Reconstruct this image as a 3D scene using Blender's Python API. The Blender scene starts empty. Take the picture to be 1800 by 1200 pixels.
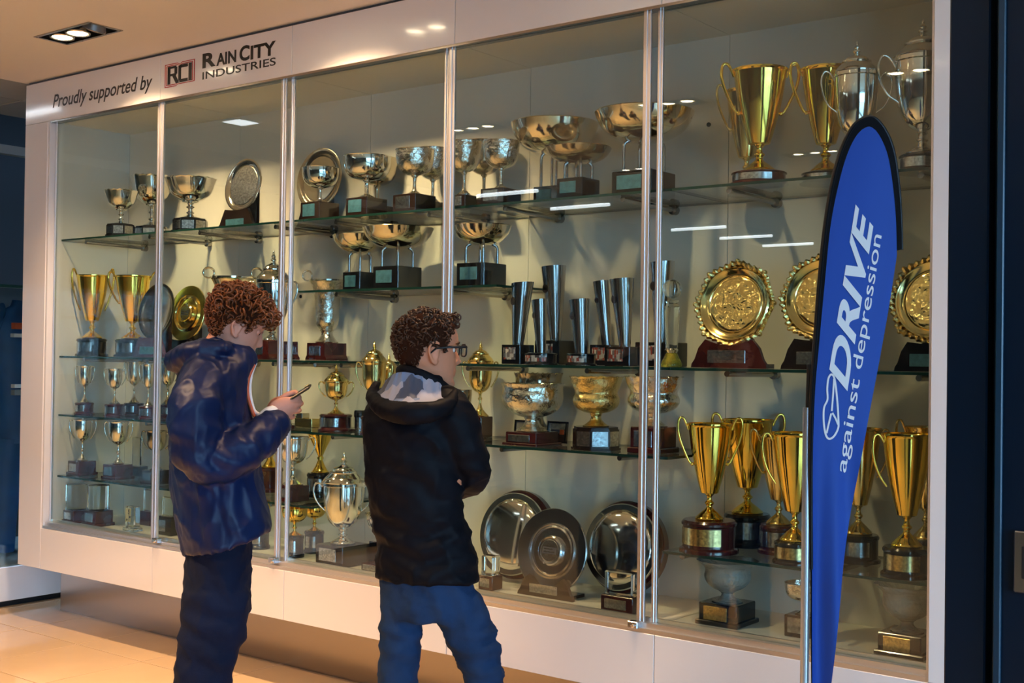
import bpy, bmesh, math, random
from mathutils import Vector, Matrix, noise
random.seed(7)
PI = math.pi
SC = bpy.context.scene
COL = SC.collection

# ------------------------------------------------------------------ camera
YAW, PIT, ROL, FPX, CAMZ = -0.660655, 0.0117367, 0.0135143, 2160.0, 1.57
FW = Vector((math.sin(YAW) * math.cos(PIT), math.cos(YAW) * math.cos(PIT), math.sin(PIT)))
_r = FW.cross(Vector((0, 0, 1))).normalized()
_u = _r.cross(FW)
RT = _r * math.cos(ROL) + _u * math.sin(ROL)
UP = -_r * math.sin(ROL) + _u * math.cos(ROL)
CAM = Vector((0, 0, CAMZ))
cd = bpy.data.cameras.new('camera')
cam = bpy.data.objects.new('camera', cd)
COL.objects.link(cam)
cd.sensor_width = 36
cd.lens = 36 * FPX / 1800
cd.clip_start = 0.05
cam.matrix_world = Matrix((RT.to_4d(), UP.to_4d(), (-FW).to_4d(), (0, 0, 0, 1))).transposed()
cam.matrix_world.translation = CAM
SC.camera = cam

# ------------------------------------------------------------------ world, exposure
W = bpy.data.worlds.new('sky')
SC.world = W
W.use_nodes = True
bg = W.node_tree.nodes['Background']
bg.inputs[0].default_value = (0.36, 0.62, 1.0, 1)
bg.inputs[1].default_value = 18.0
SC.view_settings.view_transform = 'Standard'
SC.view_settings.look = 'None'
SC.view_settings.gamma = 1
SC.view_settings.use_curve_mapping = False
SC.view_settings.exposure = 0.0
SPOT_W = 115.0
SPOT_COL = (1.0, 0.63, 0.34)
cy = SC.cycles
cy.use_denoising = True
cy.max_bounces = 10
cy.diffuse_bounces = 4
cy.glossy_bounces = 6
cy.transmission_bounces = 8
cy.transparent_max_bounces = 32
cy.caustics_reflective = False
cy.caustics_refractive = False
cy.sample_clamp_indirect = 6

def portal(loc, rot, sx, sy):
    l = bpy.data.lights.new('window_portal', 'AREA')
    l.shape = 'RECTANGLE'
    l.size, l.size_y = sx, sy
    l.cycles.is_portal = True
    o = bpy.data.objects.new('window_portal', l)
    o.location, o.rotation_euler = loc, rot
    COL.objects.link(o)
portal((4.62, -1.7, 1.55), (0, PI / 2, 0), 2.7, 8.6)

# ------------------------------------------------------------------ pixel helpers (1800x1200 frame): give true world points
def ray(x, y):
    return (FW * FPX + RT * (x - 900) - UP * (y - 600)).normalized()
def onY(x, y, Y):
    d = ray(x, y); return CAM + d * (Y / d.y)
def onX(x, y, X):
    d = ray(x, y); return CAM + d * (X / d.x)
def onZ(x, y, Z):
    d = ray(x, y); return CAM + d * ((Z - CAMZ) / d.z)
def onD(x, y, dep):
    d = ray(x, y); return CAM + d * (dep / d.dot(FW))
def depth(P):
    return (Vector(P) - CAM).dot(FW)

# ------------------------------------------------------------------ materials
MATS = {}
def mat(name, col=(.8, .8, .8), rough=.5, metal=0, spec=.5, coat=0, emit=None, estr=0, noise_amt=0, noise_scale=20, bump=0, bump_scale=60, bdist=.004, trans=0, sheen=0, col2=None, ior=1.45):
    m = bpy.data.materials.new(name); m.use_nodes = True
    nt = m.node_tree; b = nt.nodes['Principled BSDF']
    b.inputs['Base Color'].default_value = (*col, 1)
    b.inputs['Roughness'].default_value = rough
    b.inputs['Metallic'].default_value = metal
    b.inputs['Specular IOR Level'].default_value = spec
    b.inputs['IOR'].default_value = ior
    b.inputs['Coat Weight'].default_value = coat
    b.inputs['Coat Roughness'].default_value = .06
    b.inputs['Transmission Weight'].default_value = trans
    b.inputs['Sheen Weight'].default_value = sheen
    if emit:
        b.inputs['Emission Color'].default_value = (*emit, 1)
        b.inputs['Emission Strength'].default_value = estr
    if noise_amt or bump:
        tc = nt.nodes.new('ShaderNodeTexCoord')
    if noise_amt:
        n = nt.nodes.new('ShaderNodeTexNoise'); n.inputs['Scale'].default_value = noise_scale; n.inputs['Detail'].default_value = 5
        nt.links.new(tc.outputs['Object'], n.inputs['Vector'])
        r = nt.nodes.new('ShaderNodeValToRGB')
        c2 = col2 or tuple(max(0, c * (1 - noise_amt)) for c in col)
        r.color_ramp.elements[0].position = .35; r.color_ramp.elements[1].position = .65
        r.color_ramp.elements[0].color = (*c2, 1); r.color_ramp.elements[1].color = (*col, 1)
        nt.links.new(n.outputs['Fac'], r.inputs['Fac']); nt.links.new(r.outputs['Color'], b.inputs['Base Color'])
    if bump:
        n2 = nt.nodes.new('ShaderNodeTexNoise'); n2.inputs['Scale'].default_value = bump_scale; n2.inputs['Detail'].default_value = 4
        nt.links.new(tc.outputs['Object'], n2.inputs['Vector'])
        bp = nt.nodes.new('ShaderNodeBump'); bp.inputs['Strength'].default_value = bump; bp.inputs['Distance'].default_value = bdist
        nt.links.new(n2.outputs['Fac'], bp.inputs['Height']); nt.links.new(bp.outputs['Normal'], b.inputs['Normal'])
    MATS[name] = m
    return m

def glass_mat(name, tint, r0=.045):
    """clear sheet glass: tinted transmission with an angle-dependent mirror reflection"""
    m = bpy.data.materials.new(name); m.use_nodes = True
    nt = m.node_tree; nt.nodes.clear()
    out = nt.nodes.new('ShaderNodeOutputMaterial'); mix = nt.nodes.new('ShaderNodeMixShader')
    tr = nt.nodes.new('ShaderNodeBsdfTransparent'); tr.inputs[0].default_value = (*tint, 1)
    gl = nt.nodes.new('ShaderNodeBsdfGlossy'); gl.inputs['Roughness'].default_value = 0.0
    lw = nt.nodes.new('ShaderNodeLayerWeight'); lw.inputs[0].default_value = .5
    pw = nt.nodes.new('ShaderNodeMath'); pw.operation = 'POWER'; pw.inputs[1].default_value = 5
    ma = nt.nodes.new('ShaderNodeMath'); ma.operation = 'MULTIPLY_ADD'; ma.inputs[1].default_value = 1 - r0; ma.inputs[2].default_value = r0
    nt.links.new(lw.outputs['Facing'], pw.inputs[0]); nt.links.new(pw.outputs[0], ma.inputs[0])
    nt.links.new(ma.outputs[0], mix.inputs[0]); nt.links.new(tr.outputs[0], mix.inputs[1]); nt.links.new(gl.outputs[0], mix.inputs[2])
    nt.links.new(mix.outputs[0], out.inputs[0])
    MATS[name] = m
    return m

def stripes_mat(name, base, cols, scale=(60, 60, 40), rough=.35):
    """small coloured print (photo strip / engraved lettering blocks)"""
    m = bpy.data.materials.new(name); m.use_nodes = True
    nt = m.node_tree; b = nt.nodes['Principled BSDF']
    tc = nt.nodes.new('ShaderNodeTexCoord'); mp = nt.nodes.new('ShaderNodeMapping'); mp.inputs['Scale'].default_value = scale
    vo = nt.nodes.new('ShaderNodeTexVoronoi'); vo.distance = 'CHEBYCHEV'; vo.inputs['Scale'].default_value = 1; vo.inputs['Randomness'].default_value = .6
    rp = nt.nodes.new('ShaderNodeValToRGB'); rp.color_ramp.interpolation = 'CONSTANT'
    el = rp.color_ramp.elements
    allc = [base] + cols
    el[0].color = (*allc[0], 1); el[1].position = 1 / len(allc); el[1].color = (*allc[1], 1)
    for i in range(2, len(allc)):
        e = el.new(i / len(allc)); e.color = (*allc[i], 1)
    nt.links.new(tc.outputs['Object'], mp.inputs[0]); nt.links.new(mp.outputs[0], vo.inputs['Vector'])
    nt.links.new(vo.outputs['Color'], rp.inputs[0]); nt.links.new(rp.outputs[0], b.inputs['Base Color'])
    b.inputs['Roughness'].default_value = rough
    MATS[name] = m
    return m

mat('gold', (.98, .66, .13), .10, 1)
mat('old_gold', (.86, .66, .28), .14, 1)
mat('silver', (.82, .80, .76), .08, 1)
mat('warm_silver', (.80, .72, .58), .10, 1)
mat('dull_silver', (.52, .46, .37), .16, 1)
mat('steel', (.50, .49, .50), .16, 1)
mat('aluminium', (.78, .76, .75), .38, 1)
mat('chased_gold', (.84, .64, .27), .2, 1, bump=.8, bump_scale=70, bdist=.006)
mat('chased_silver', (.78, .74, .66), .12, 1, bump=.8, bump_scale=45, bdist=.007)
mat('maroon_wood', (.075, .012, .012), .22, coat=.6, noise_amt=.5, noise_scale=9)
mat('dark_wood', (.022, .012, .010), .25, coat=.5, noise_amt=.4, noise_scale=9)
mat('black_gloss', (.008, .008, .010), .15, coat=.5)
mat('plaque_silver', (.70, .72, .74), .22, 1, noise_amt=.4, noise_scale=110)
mat('plaque_gold', (.86, .66, .30), .25, 1, noise_amt=.4, noise_scale=110)
mat('engraving', (.06, .07, .09), .5)
mat('plaque_window_blue', (.10, .28, .40), .3, .35, noise_amt=.35, noise_scale=45)  # blue of the window's reflection is put into the plaque colour
mat('white_paint', (.80, .79, .80), .16, coat=.25)
mat('cabinet_inner', (.82, .81, .76), .42)
mat('joint_dark', (.10, .10, .11), .6)
mat('ceiling_white', (.78, .74, .70), .7, bump=.05, bump_scale=30)
mat('plinth_steel', (.40, .37, .35), .24, 1)
mat('tile', (.76, .55, .34), .10, coat=.3, noise_amt=.06, noise_scale=3)
mat('grout', (.05, .035, .022), .9)
mat('navy_steel', (.003, .010, .024), .3, .1, spec=.3, bump=.06, bump_scale=14)
mat('navy_edge', (.006, .028, .055), .3)
mat('wall_blue', (.045, .115, .16), .6)
mat('wall_deep', (.03, .032, .036), .7)
mat('wall_dark', (.012, .014, .018), .7)
mat('wall_grey', (.28, .28, .29), .6)
mat('tile_grey', (.34, .36, .36), .75, bump=.1, bump_scale=60)
mat('rubber_black', (.010, .010, .012), .45)
mat('lamp_lens', (1, 1, 1), .4, emit=(1.0, .80, .52), estr=55)
mat('lamp_ring', (.62, .58, .52), .25, 1)
mat('lamp_off', (.20, .20, .20), .25, .6)
mat('tube_white', (1, 1, 1), .4, emit=(.86, .94, 1.0), estr=9)
mat('lettering_black', (.012, .012, .014), .4)
mat('lettering_grey', (.045, .042, .042), .4)
mat('lettering_red', (.42, .02, .03), .4)
mat('lettering_white', (.84, .84, .88), .6)
mat('flag_blue', (.004, .062, .40), .62, sheen=.1, bump=.05, bump_scale=400)
mat('flag_black', (.003, .003, .005), .7, spec=.15)
mat('pole_silver', (.55, .60, .66), .28, .8)
mat('skin', (.66, .26, .14), .5, noise_amt=.12, noise_scale=14, bump=.08, bump_scale=300)
mat('skin_fair', (.64, .28, .19), .5, noise_amt=.12, noise_scale=14, bump=.08, bump_scale=300)
mat('ruddy', (.50, .20, .15), .5)
mat('hair_auburn', (.20, .052, .012), .36, noise_amt=.5, noise_scale=30)
mat('hair_brown', (.085, .030, .012), .42, noise_amt=.5, noise_scale=30)
mat('hair_base', (.030, .010, .005), .9, spec=.08)
mat('stubble', (.20, .12, .10), .7, noise_amt=.35, noise_scale=90)
mat('eye_white', (.75, .72, .70), .2)
mat('eye_dark', (.02, .012, .01), .1)
mat('jacket_navy', (.0020, .0115, .062), .44, spec=.30, noise_amt=.35, noise_scale=5, bump=.12, bump_scale=30)
mat('jacket_black', (.0018, .003, .0075), .6, spec=.16, noise_amt=.3, noise_scale=5, bump=.12, bump_scale=30)
mat('jeans_navy', (.004, .009, .032), .8, spec=.2, noise_amt=.3, noise_scale=8, bump=.2, bump_scale=220)
mat('jeans_blue', (.014, .042, .115), .8, spec=.2, noise_amt=.45, noise_scale=7, bump=.2, bump_scale=220)
mat('lining_orange', (.55, .10, .03), .5)
mat('shirt_white', (.72, .70, .70), .7)
stripes_mat('hood_print', (.30, .31, .40), [(.34, .34, .42), (.06, .075, .12), (.32, .33, .42), (.16, .22, .36), (.36, .36, .44), (.33, .33, .42)], (17, 17, 7), .6)
mat('phone_case', (.03, .022, .012), .3, .3)
mat('screen_dark', (.02, .02, .025), .08)
mat('crystal', (.93, .96, .95), .02, trans=1, ior=1.46)
mat('crystal_cut', (.90, .90, .86), .16, trans=.72, ior=1.45, bump=.9, bump_scale=55, bdist=.008)
mat('amber_glass', (.85, .66, .08), .05, trans=.75, ior=1.4)
mat('label_yellow', (.62, .60, .34), .5)
mat('suit_blue', (.006, .085, .27), .55, noise_amt=.3, noise_scale=8)
mat('patch_orange', (.60, .10, .02), .6)
mat('pavement', (.30, .31, .33), .8)
mat('shelf_edge', (.010, .040, .034), .12)
glass_mat('pane_glass', (.925, .965, .94), .05)
glass_mat('shelf_glass', (.92, .965, .945), .05)
stripes_mat('photo_strip', (.06, .06, .07), [(.38, .38, .40), (.12, .12, .14), (.22, .05, .04), (.30, .32, .36), (.05, .05, .06), (.5, .5, .5), (.10, .13, .2)], (120, 120, 60), .25)

# ------------------------------------------------------------------ mesh helpers
class B:
    """collects geometry; build() links it as ONE mesh object"""
    def __init__(s): s.v = []; s.f = []; s.m = []
    def add(s, vs, fs, mi=0):
        o = len(s.v); s.v += [tuple(v) for v in vs]; s.f += [tuple(i + o for i in f) for f in fs]; s.m += [mi] * len(fs)
        return s
    def box(s, lo, hi, c=0.0, mi=0):
        x0, y0, z0 = lo; x1, y1, z1 = hi
        if c <= 0:
            vs = [(x0, y0, z0), (x1, y0, z0), (x1, y1, z0), (x0, y1, z0), (x0, y0, z1), (x1, y0, z1), (x1, y1, z1), (x0, y1, z1)]
            return s.add(vs, [(0, 3, 2, 1), (4, 5, 6, 7), (0, 1, 5, 4), (1, 2, 6, 5), (2, 3, 7, 6), (3, 0, 4, 7)], mi)
        bm = bmesh.new(); bmesh.ops.create_cube(bm, size=1)
        for v in bm.verts:
            v.co = Vector(((x0 + x1) / 2 + v.co.x * (x1 - x0), (y0 + y1) / 2 + v.co.y * (y1 - y0), (z0 + z1) / 2 + v.co.z * (z1 - z0)))
        bmesh.ops.bevel(bm, geom=bm.edges[:], offset=c, segments=1, affect='EDGES')
        bm.verts.index_update()
        s.add([v.co[:] for v in bm.verts], [[v.index for v in f.verts] for f in bm.faces], mi); bm.free()
        return s
    def lathe(s, prof, n=40, cx=0, cy=0, wave=None, mi=0, caps=True):
        vs = []; fs = []
        for (r, z) in prof:
            for k in range(n):
                a = 2 * PI * k / n; rr = r; zz = z
                if wave: rr, zz = wave(r, z, a)
                vs.append((cx + rr * math.cos(a), cy + rr * math.sin(a), zz))
        for i in range(len(prof) - 1):
            for k in range(n):
                k2 = (k + 1) % n
                fs.append((i * n + k, i * n + k2, (i + 1) * n + k2, (i + 1) * n + k))
        if caps:
            if prof[0][0] > 1e-5: fs.append(tuple(range(n - 1, -1, -1)))
            if prof[-1][0] > 1e-5: fs.append(tuple((len(prof) - 1) * n + k for k in range(n)))
        return s.add(vs, fs, mi)
    def tube(s, pts, r, n=8, mi=0, closed=False):
        P = [Vector(p) for p in pts]; rs = r if isinstance(r, (list, tuple)) else [r] * len(P)
        vs = []; fs = []; N = len(P); nrm = None
        for i in range(N):
            if closed: t = P[(i + 1) % N] - P[i - 1]
            else: t = P[min(i + 1, N - 1)] - P[max(i - 1, 0)]
            t = t.normalized() if t.length > 1e-9 else Vector((0, 0, 1))
            if nrm is None:
                nrm = t.cross(Vector((.31, .77, .55)))
                if nrm.length < .1: nrm = t.cross(Vector((1, 0, 0)))
            nrm = (nrm - t * nrm.dot(t)).normalized(); bn = t.cross(nrm)
            for k in range(n):
                a = 2 * PI * k / n
                vs.append(P[i] + (nrm * math.cos(a) + bn * math.sin(a)) * rs[i])
        for i in range(N if closed else N - 1):
            j = (i + 1) % N
            for k in range(n):
                k2 = (k + 1) % n
                fs.append((i * n + k, i * n + k2, j * n + k2, j * n + k))
        if not closed:
            fs.append(tuple(range(n - 1, -1, -1))); fs.append(tuple((N - 1) * n + k for k in range(n)))
        return s.add(vs, fs, mi)
    def prism(s, poly, d0, d1, axis='y', mi=0):
        """poly in (x,z) extruded along y, or (x,y) extruded along z"""
        n = len(poly)
        if axis == 'y': vs = [(a, d0, b) for a, b in poly] + [(a, d1, b) for a, b in poly]
        elif axis == 'z': vs = [(a, b, d0) for a, b in poly] + [(a, b, d1) for a, b in poly]
        else: vs = [(d0, a, b) for a, b in poly] + [(d1, a, b) for a, b in poly]
        fs = [tuple(range(n)), tuple(range(2 * n - 1, n - 1, -1))] + [(i, i + n, (i + 1) % n + n, (i + 1) % n) for i in range(n)]
        return s.add(vs, fs, mi)
    def ell(s, c, ax, n=20, m=12, R=None, mi=0):
        vs = []; fs = []
        R = R or Matrix.Identity(3); c = Vector(c)
        for i in range(m + 1):
            th = PI * i / m
            for k in range(n):
                a = 2 * PI * k / n
                vs.append(c + R @ Vector((ax[0] * math.sin(th) * math.cos(a), ax[1] * math.sin(th) * math.sin(a), ax[2] * math.cos(th))))
        for i in range(m):
            for k in range(n):
                k2 = (k + 1) % n
                fs.append((i * n + k, (i + 1) * n + k, (i + 1) * n + k2, i * n + k2))
        return s.add(vs, fs, mi)
    def xf(s, M, start=0):
        s.v[start:] = [tuple(M @ Vector(v)) for v in s.v[start:]]
        return s
    def build(s, name, mats, parent=None, smooth=35, **kw):
        me = bpy.data.meshes.new(name)
        me.from_pydata(s.v, [], s.f)
        mats = mats if isinstance(mats, (list, tuple)) else [mats]
        for m in mats: me.materials.append(MATS[m])
        if len(mats) > 1: me.polygons.foreach_set('material_index', s.m)
        bm = bmesh.new(); bm.from_mesh(me)
        bmesh.ops.remove_doubles(bm, verts=bm.verts, dist=1e-6)
        bmesh.ops.recalc_face_normals(bm, faces=bm.faces)
        bm.to_mesh(me); bm.free()
        if smooth:
            me.shade_smooth(); me.set_sharp_from_angle(angle=math.radians(smooth))
        return link(name, me, parent, **kw)

def link(name, data, parent=None, label=None, cat=None, group=None, kind=None, loc=None, rz=None):
    o = bpy.data.objects.new(name, data); COL.objects.link(o)
    if parent is not None: o.parent = parent
    if loc is not None: o.location = loc
    if rz is not None: o.rotation_euler = (0, 0, rz)
    if label: o['label'] = label
    if cat: o['category'] = cat
    if group: o['group'] = group
    if kind: o['kind'] = kind
    return o
def empty(name, loc, label, cat, group=None, rz=0, kind=None):
    o = link(name, None, None, label, cat, group, kind, loc, rz)
    o.empty_display_size = .05
    return o
def cr(pts, k=6):
    """Catmull-Rom through pts (tuples of any length)"""
    out = []; n = len(pts)
    for i in range(n - 1):
        p0, p1, p2, p3 = pts[max(i - 1, 0)], pts[i], pts[i + 1], pts[min(i + 2, n - 1)]
        for j in range(k):
            t = j / k
            out.append(tuple(.5 * (2 * b + (c - a) * t + (2 * a - 5 * b + 4 * c - d) * t * t + (-a + 3 * b - 3 * c + d) * t ** 3) for a, b, c, d in zip(p0, p1, p2, p3)))
    out.append(tuple(pts[-1]))
    return out
def text_mesh(txt, size=1.0, shear=0.0, offset=0.0, extrude=0.0, spacing=1.0):
    """lettering outline as raw verts/faces in the xy plane"""
    c = bpy.data.curves.new('t', 'FONT'); c.body = txt; c.size = size; c.shear = shear; c.offset = offset; c.extrude = extrude; c.space_character = spacing; c.resolution_u = 6
    o = bpy.data.objects.new('t', c); COL.objects.link(o)
    dg = bpy.context.evaluated_depsgraph_get(); dg.update()
    me = bpy.data.meshes.new_from_object(o.evaluated_get(dg))
    vs = [v.co.copy() for v in me.vertices]; fs = [tuple(p.vertices) for p in me.polygons]
    bpy.data.objects.remove(o); bpy.data.curves.remove(c); bpy.data.meshes.remove(me)
    return vs, fs

# ================================================================== the setting
YF = 3.90                      # front plane of the cabinet
XL, XR = -6.65, -1.10          # cabinet ends
XI0, XI1 = -6.395, -1.352      # glazed opening
ZC = 3.125                     # ceiling
YB = 4.432                     # back panel of the cabinet

# floor: tiles on a grout bed
fl = B().box((-9.6, -9.1, -.06), (4.7, 7.1, -.004)).build('floor', 'grout', kind='structure', label='polished cream stone tile floor in front of the display cabinet')
TX, TY, T0X, T0Y = .565, .5605, -6.418, 3.785
tile_me = None
rest = B()
for i in range(-6, 20):
    for j in range(-6, 23):
        x0 = T0X + i * TX; y1 = T0Y - (j - 1) * TY; y0 = y1 - TY
        if x0 < -9.6 or x0 + TX > 4.7 or y0 < -9 or y1 > 7: continue
        if -7.2 < x0 < -2.0 and 1.9 < y0 and y1 < 4.4:
            if tile_me is None:
                t = B().box((.0028, .0028, -.004), (TX - .0028, TY - .0028, 0), .0008).build('tile', 'tile', fl, 0)
                tile_me = t.data; t.location = (x0, y0, 0)
            else:
                link('tile', tile_me, fl, loc=(x0, y0, 0))
        else:
            rest.box((x0 + .0012, y0 + .0012, -.004), (x0 + TX - .0012, y0 + TY - .0012, 0))
rest.build('far_tiles', 'tile', fl, smooth=0, kind='stuff')

# ceiling with openings for the recessed spotlights
FX = [-5.395, -3.875, -2.315, -.76]
FY = [3.432, 1.38, -.78]
FHX, FHY = .225, .083
xs = sorted([-6.655, 4.7] + [x + s * FHX for x in FX for s in (-1, 1)])
ys = sorted([-9.1, 3.93] + [y + s * FHY for y in FY for s in (-1, 1)])
ce = B()
for a, b in zip(xs, xs[1:]):
    for c, d in zip(ys, ys[1:]):
        if any(abs((a + b) / 2 - x) < .1 for x in FX) and any(abs((c + d) / 2 - y) < .05 for y in FY): continue
        ce.box((a, c, ZC), (b, d, ZC + .012))
ce.box((-6.655, 3.93, ZC), (4.7, 4.9, ZC + .012))
ce.build('ceiling', 'ceiling_white', smooth=0, kind='structure', label='smooth white plaster ceiling over the cabinet front')
B().box((-6.67, -9.1, ZC - .0), (-6.655, 4.9, 3.75)).build('trim_1', 'ceiling_white', kind='structure')
tg = B().box((-7.75, -9.1, ZC + .03), (-6.67, 6.0, ZC + .05)).build('ceiling_grid', 'wall_dark', kind='structure', label='grey suspended tile ceiling beyond the plaster edge')
gm = None
for k in range(24):
    y0 = 5.4 - k * .6
    for x0 in (-7.205, -7.745):
        if gm is None:
            t = B().box((0, 0, 0), (.525, .59, .02), .003).build('ceiling_tile', 'tile_grey', tg); gm = t.data; t.location = (x0, y0, ZC + .012)
        else: link('ceiling_tile', gm, tg, loc=(x0, y0, ZC + .012))
B().box((-9.6, -9.1, 3.75), (-6.655, 7.1, 3.8)).build('ceiling_void', 'wall_dark', kind='structure')

# walls
B().box((-6.62, 4.62, -.06), (4.7, 4.9, ZC)).build('wall_back', 'wall_grey', kind='structure')
pz = onY(24, 299, 6.2).z
B().box((-9.6, 6.2, 0), (-6.3, 6.4, pz)).build('wall_far_left', 'wall_blue', kind='structure', label='dusky blue partition behind the neighbouring showcase')
B().box((-9.6, 6.17, pz), (-6.3, 6.4, pz + .05)).build('trim_2', 'tile_grey', kind='structure')
B().box((-9.6, 7.0, -.06), (4.7, 7.1, 3.8)).build('wall_far_back', 'wall_dark', kind='structure')
B().box((-9.7, -9.1, -.06), (-9.6, 7.1, 3.8)).build('wall_left', 'wall_dark', kind='structure')
B().box((-9.6, -9.2, -.06), (4.7, -9.1, 3.8)).build('wall_front', 'wall_deep', kind='structure')
bz = onX(24, 264, -7.9)
B().box((-7.98, -2, bz.z - .03), (-7.9, 6.1, bz.z + .03)).build('trim_3', 'tile_grey', kind='structure', label='grey service rail under the dark ceiling void')
# right wall: glazed entrance front
wr = B()
wr.box((4.6, -9.1, -.06), (4.7, -6.0, 3.2)).box((4.6, 2.6, -.06), (4.7, 4.9, 3.2)).box((4.6, -6.0, -.06), (4.7, 2.6, .2)).box((4.6, -6.0, 2.9), (4.7, 2.6, 3.2))
wr.build('wall_right', 'wall_grey', smooth=0, kind='structure')
n = 0
for k in range(6):
    y0 = -6.0 + k * 8.6 / 6; y1 = y0 + 8.6 / 6; n += 1
    w = B().box((4.61, y0, .2), (4.69, y0 + .04, 2.9)).box((4.61, y1 - .04, .2), (4.69, y1, 2.9)).box((4.61, y0, .2), (4.69, y1, .25)).box((4.61, y0, 2.85), (4.69, y1, 2.9)).box((4.61, y0, 2.1), (4.69, y1, 2.14))
    w = w.build('window_%d' % n, 'navy_steel', smooth=0, kind='structure')
    B().box((4.645, y0 + .04, .25), (4.655, y1 - .04, 2.85)).build('pane', 'pane_glass', w, smooth=0)
B().box((4.7, -40, -.12), (60, 40, -.06)).build('ground_outside', 'pavement', kind='structure')

# dark navy steel door frame close to the camera on the right
jx0 = onY(1664, 600, 2.2).x
jd = B().box((jx0, 2.2, 0), (jx0 + .071, 2.42, ZC), .003).box((jx0 + .071, 2.235, 0), (jx0 + .088, 2.42, ZC)).box((jx0 + .088, 2.19, 0), (jx0 + .42, 2.42, ZC), .003)
jd = jd.build('door_1', 'navy_steel', smooth=30, kind='structure', label='dark navy steel door frame at the right edge of the picture')
B().box((jx0 + .089, 2.181, 0), (jx0 + .102, 2.19, ZC), .002).build('edge_bead', 'navy_edge', jd)
a = onY(1783, 932, 2.18); b = onY(1800, 1042, 2.18)
sp = B().box((a.x, 2.176, b.z), (a.x + .05, 2.19, a.z), .002).build('strike_plate', 'plinth_steel', jd, label='brushed steel strike plate')
B().box((a.x + .014, 2.172, b.z + .025), (a.x + .04, 2.178, a.z - .025), .001).build('slot', 'rubber_black', sp)
c = onY(1747, 989, 2.2)
B().ell((c.x, 2.232, c.z), (.004, .004, .004)).build('screw', 'steel', jd)

# ================================================================== the display cabinet
cab = empty('display_cabinet', (XL, YF, 0), 'long white glazed trophy display cabinet built along the wall', 'cabinet')
cab_inv = Matrix.Translation((-XL, -YF, 0))
def cpart(b, name, m, parent=None, smooth=30, **kw):
    """cabinet part given in world coordinates"""
    b.xf(cab_inv)
    return b.build(name, m, parent or cab, smooth, **kw)
PX = [XI0, -5.37, -4.363, -3.357, -2.352, XI1]
Z_TOP, Z_GT, Z_GB, Z_AP, Z_BOT = 3.108, 2.876, .60, .553, .322
g = .0015
# fascia and apron panels
fas = []
edges = [XL] + PX[1:5] + [XR]
for a, b in zip(edges, edges[1:]):
    fas.append(cpart(B().box((a + g, YF, Z_GT), (b - g, YF + .03, Z_TOP), .0015), 'fascia_panel', 'white_paint'))
    cpart(B().box((max(a, XI0 - .02) + g, YF, Z_BOT), (b - g, YF + .03, Z_AP), .0015), 'apron_panel', 'white_paint')
cpart(B().box((XL + g, YF, Z_BOT), (XI0 - .02 - g, YF + .03, Z_GT - g), .0015), 'stile', 'white_paint')
cpart(B().box((XI1 + .008, YF, Z_AP + g), (XR, YF + .03, Z_GT - g), .0015), 'stile', 'white_paint')
cpart(B().box((XI0 - .02, YF + .004, Z_AP), (XI0 - .004, YF + .06, Z_GT)), 'reveal', 'white_paint')
cpart(B().box((XI1 + .001, YF + .002, Z_AP), (XI1 + .0075, YF + .06, Z_GT)), 'reveal', 'aluminium')
cpart(B().box((XL, YF + .03, Z_BOT), (XL + .02, YB + .03, Z_TOP)), 'side_panel', 'white_paint')
cpart(B().box((XR - .02, YF + .03, Z_BOT), (XR, YB + .03, Z_TOP)), 'side_panel', 'white_paint')
cpart(B().box((XL + .02, YF + .03, Z_BOT), (XR - .02, YB + .03, Z_BOT + .02)), 'bottom_panel', 'white_paint')
cpart(B().box((XL, YF + .02, Z_TOP), (XR, YB, ZC)), 'shadow_gap', 'joint_dark')
cpart(B().box((-6.70, 4.213, 0), (XR, 4.45, Z_BOT)), 'plinth', 'plinth_steel')
# interior lining
XIR = -1.135                  # right inner side, hidden behind the stile
PXI = PX[:5] + [XIR]
for a, b in zip(PXI, PXI[1:]):
    cpart(B().box((a + g, YB, .585), (b - g, YB + .02, Z_GT + .012)), 'back_panel', 'cabinet_inner')
    cpart(B().box((a + g, YF + .06, Z_GT), (b - g, YB, Z_GT + .02)), 'top_panel', 'cabinet_inner')
    cpart(B().box((a + g, YF + .06, .565), (b - g, YB, .585)), 'base_panel', 'cabinet_inner')
cpart(B().box((XI0 - .02, YF + .06, .565), (XI0, YB, Z_GT + .02)), 'inner_side', 'cabinet_inner')
cpart(B().box((XIR, YF + .06, .565), (XIR + .014, YB, Z_GT + .02)), 'inner_side', 'cabinet_inner')
# drilled holes in the back panels where brackets can be fixed
for (hx, hy) in ((1246, 219), (529, 521), (626, 520)):
    p = onY(hx, hy, YB - .001)
    cpart(B().lathe([(.009, 0), (.009, .004)], 16).xf(Matrix.Translation(p) @ Matrix.Rotation(PI / 2, 4, 'X')), 'bracket_hole', 'rubber_black')
# tracks
cpart(B().box((XI0 - .004, YF + .018, Z_AP - .01), (XI1, YF + .062, Z_GB - .012)).box((XI0 - .004, YF + .003, Z_AP), (XI1, YF + .02, Z_AP + .016)).box((XI0 - .004, YF + .05, Z_AP), (XI1, YF + .062, Z_GB + .002)), 'bottom_track', 'aluminium', smooth=0)
cpart(B().box((XI0, YF + .004, Z_GT - .010), (XI1, YF + .06, Z_GT)), 'top_track', 'plinth_steel', smooth=0)
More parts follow.
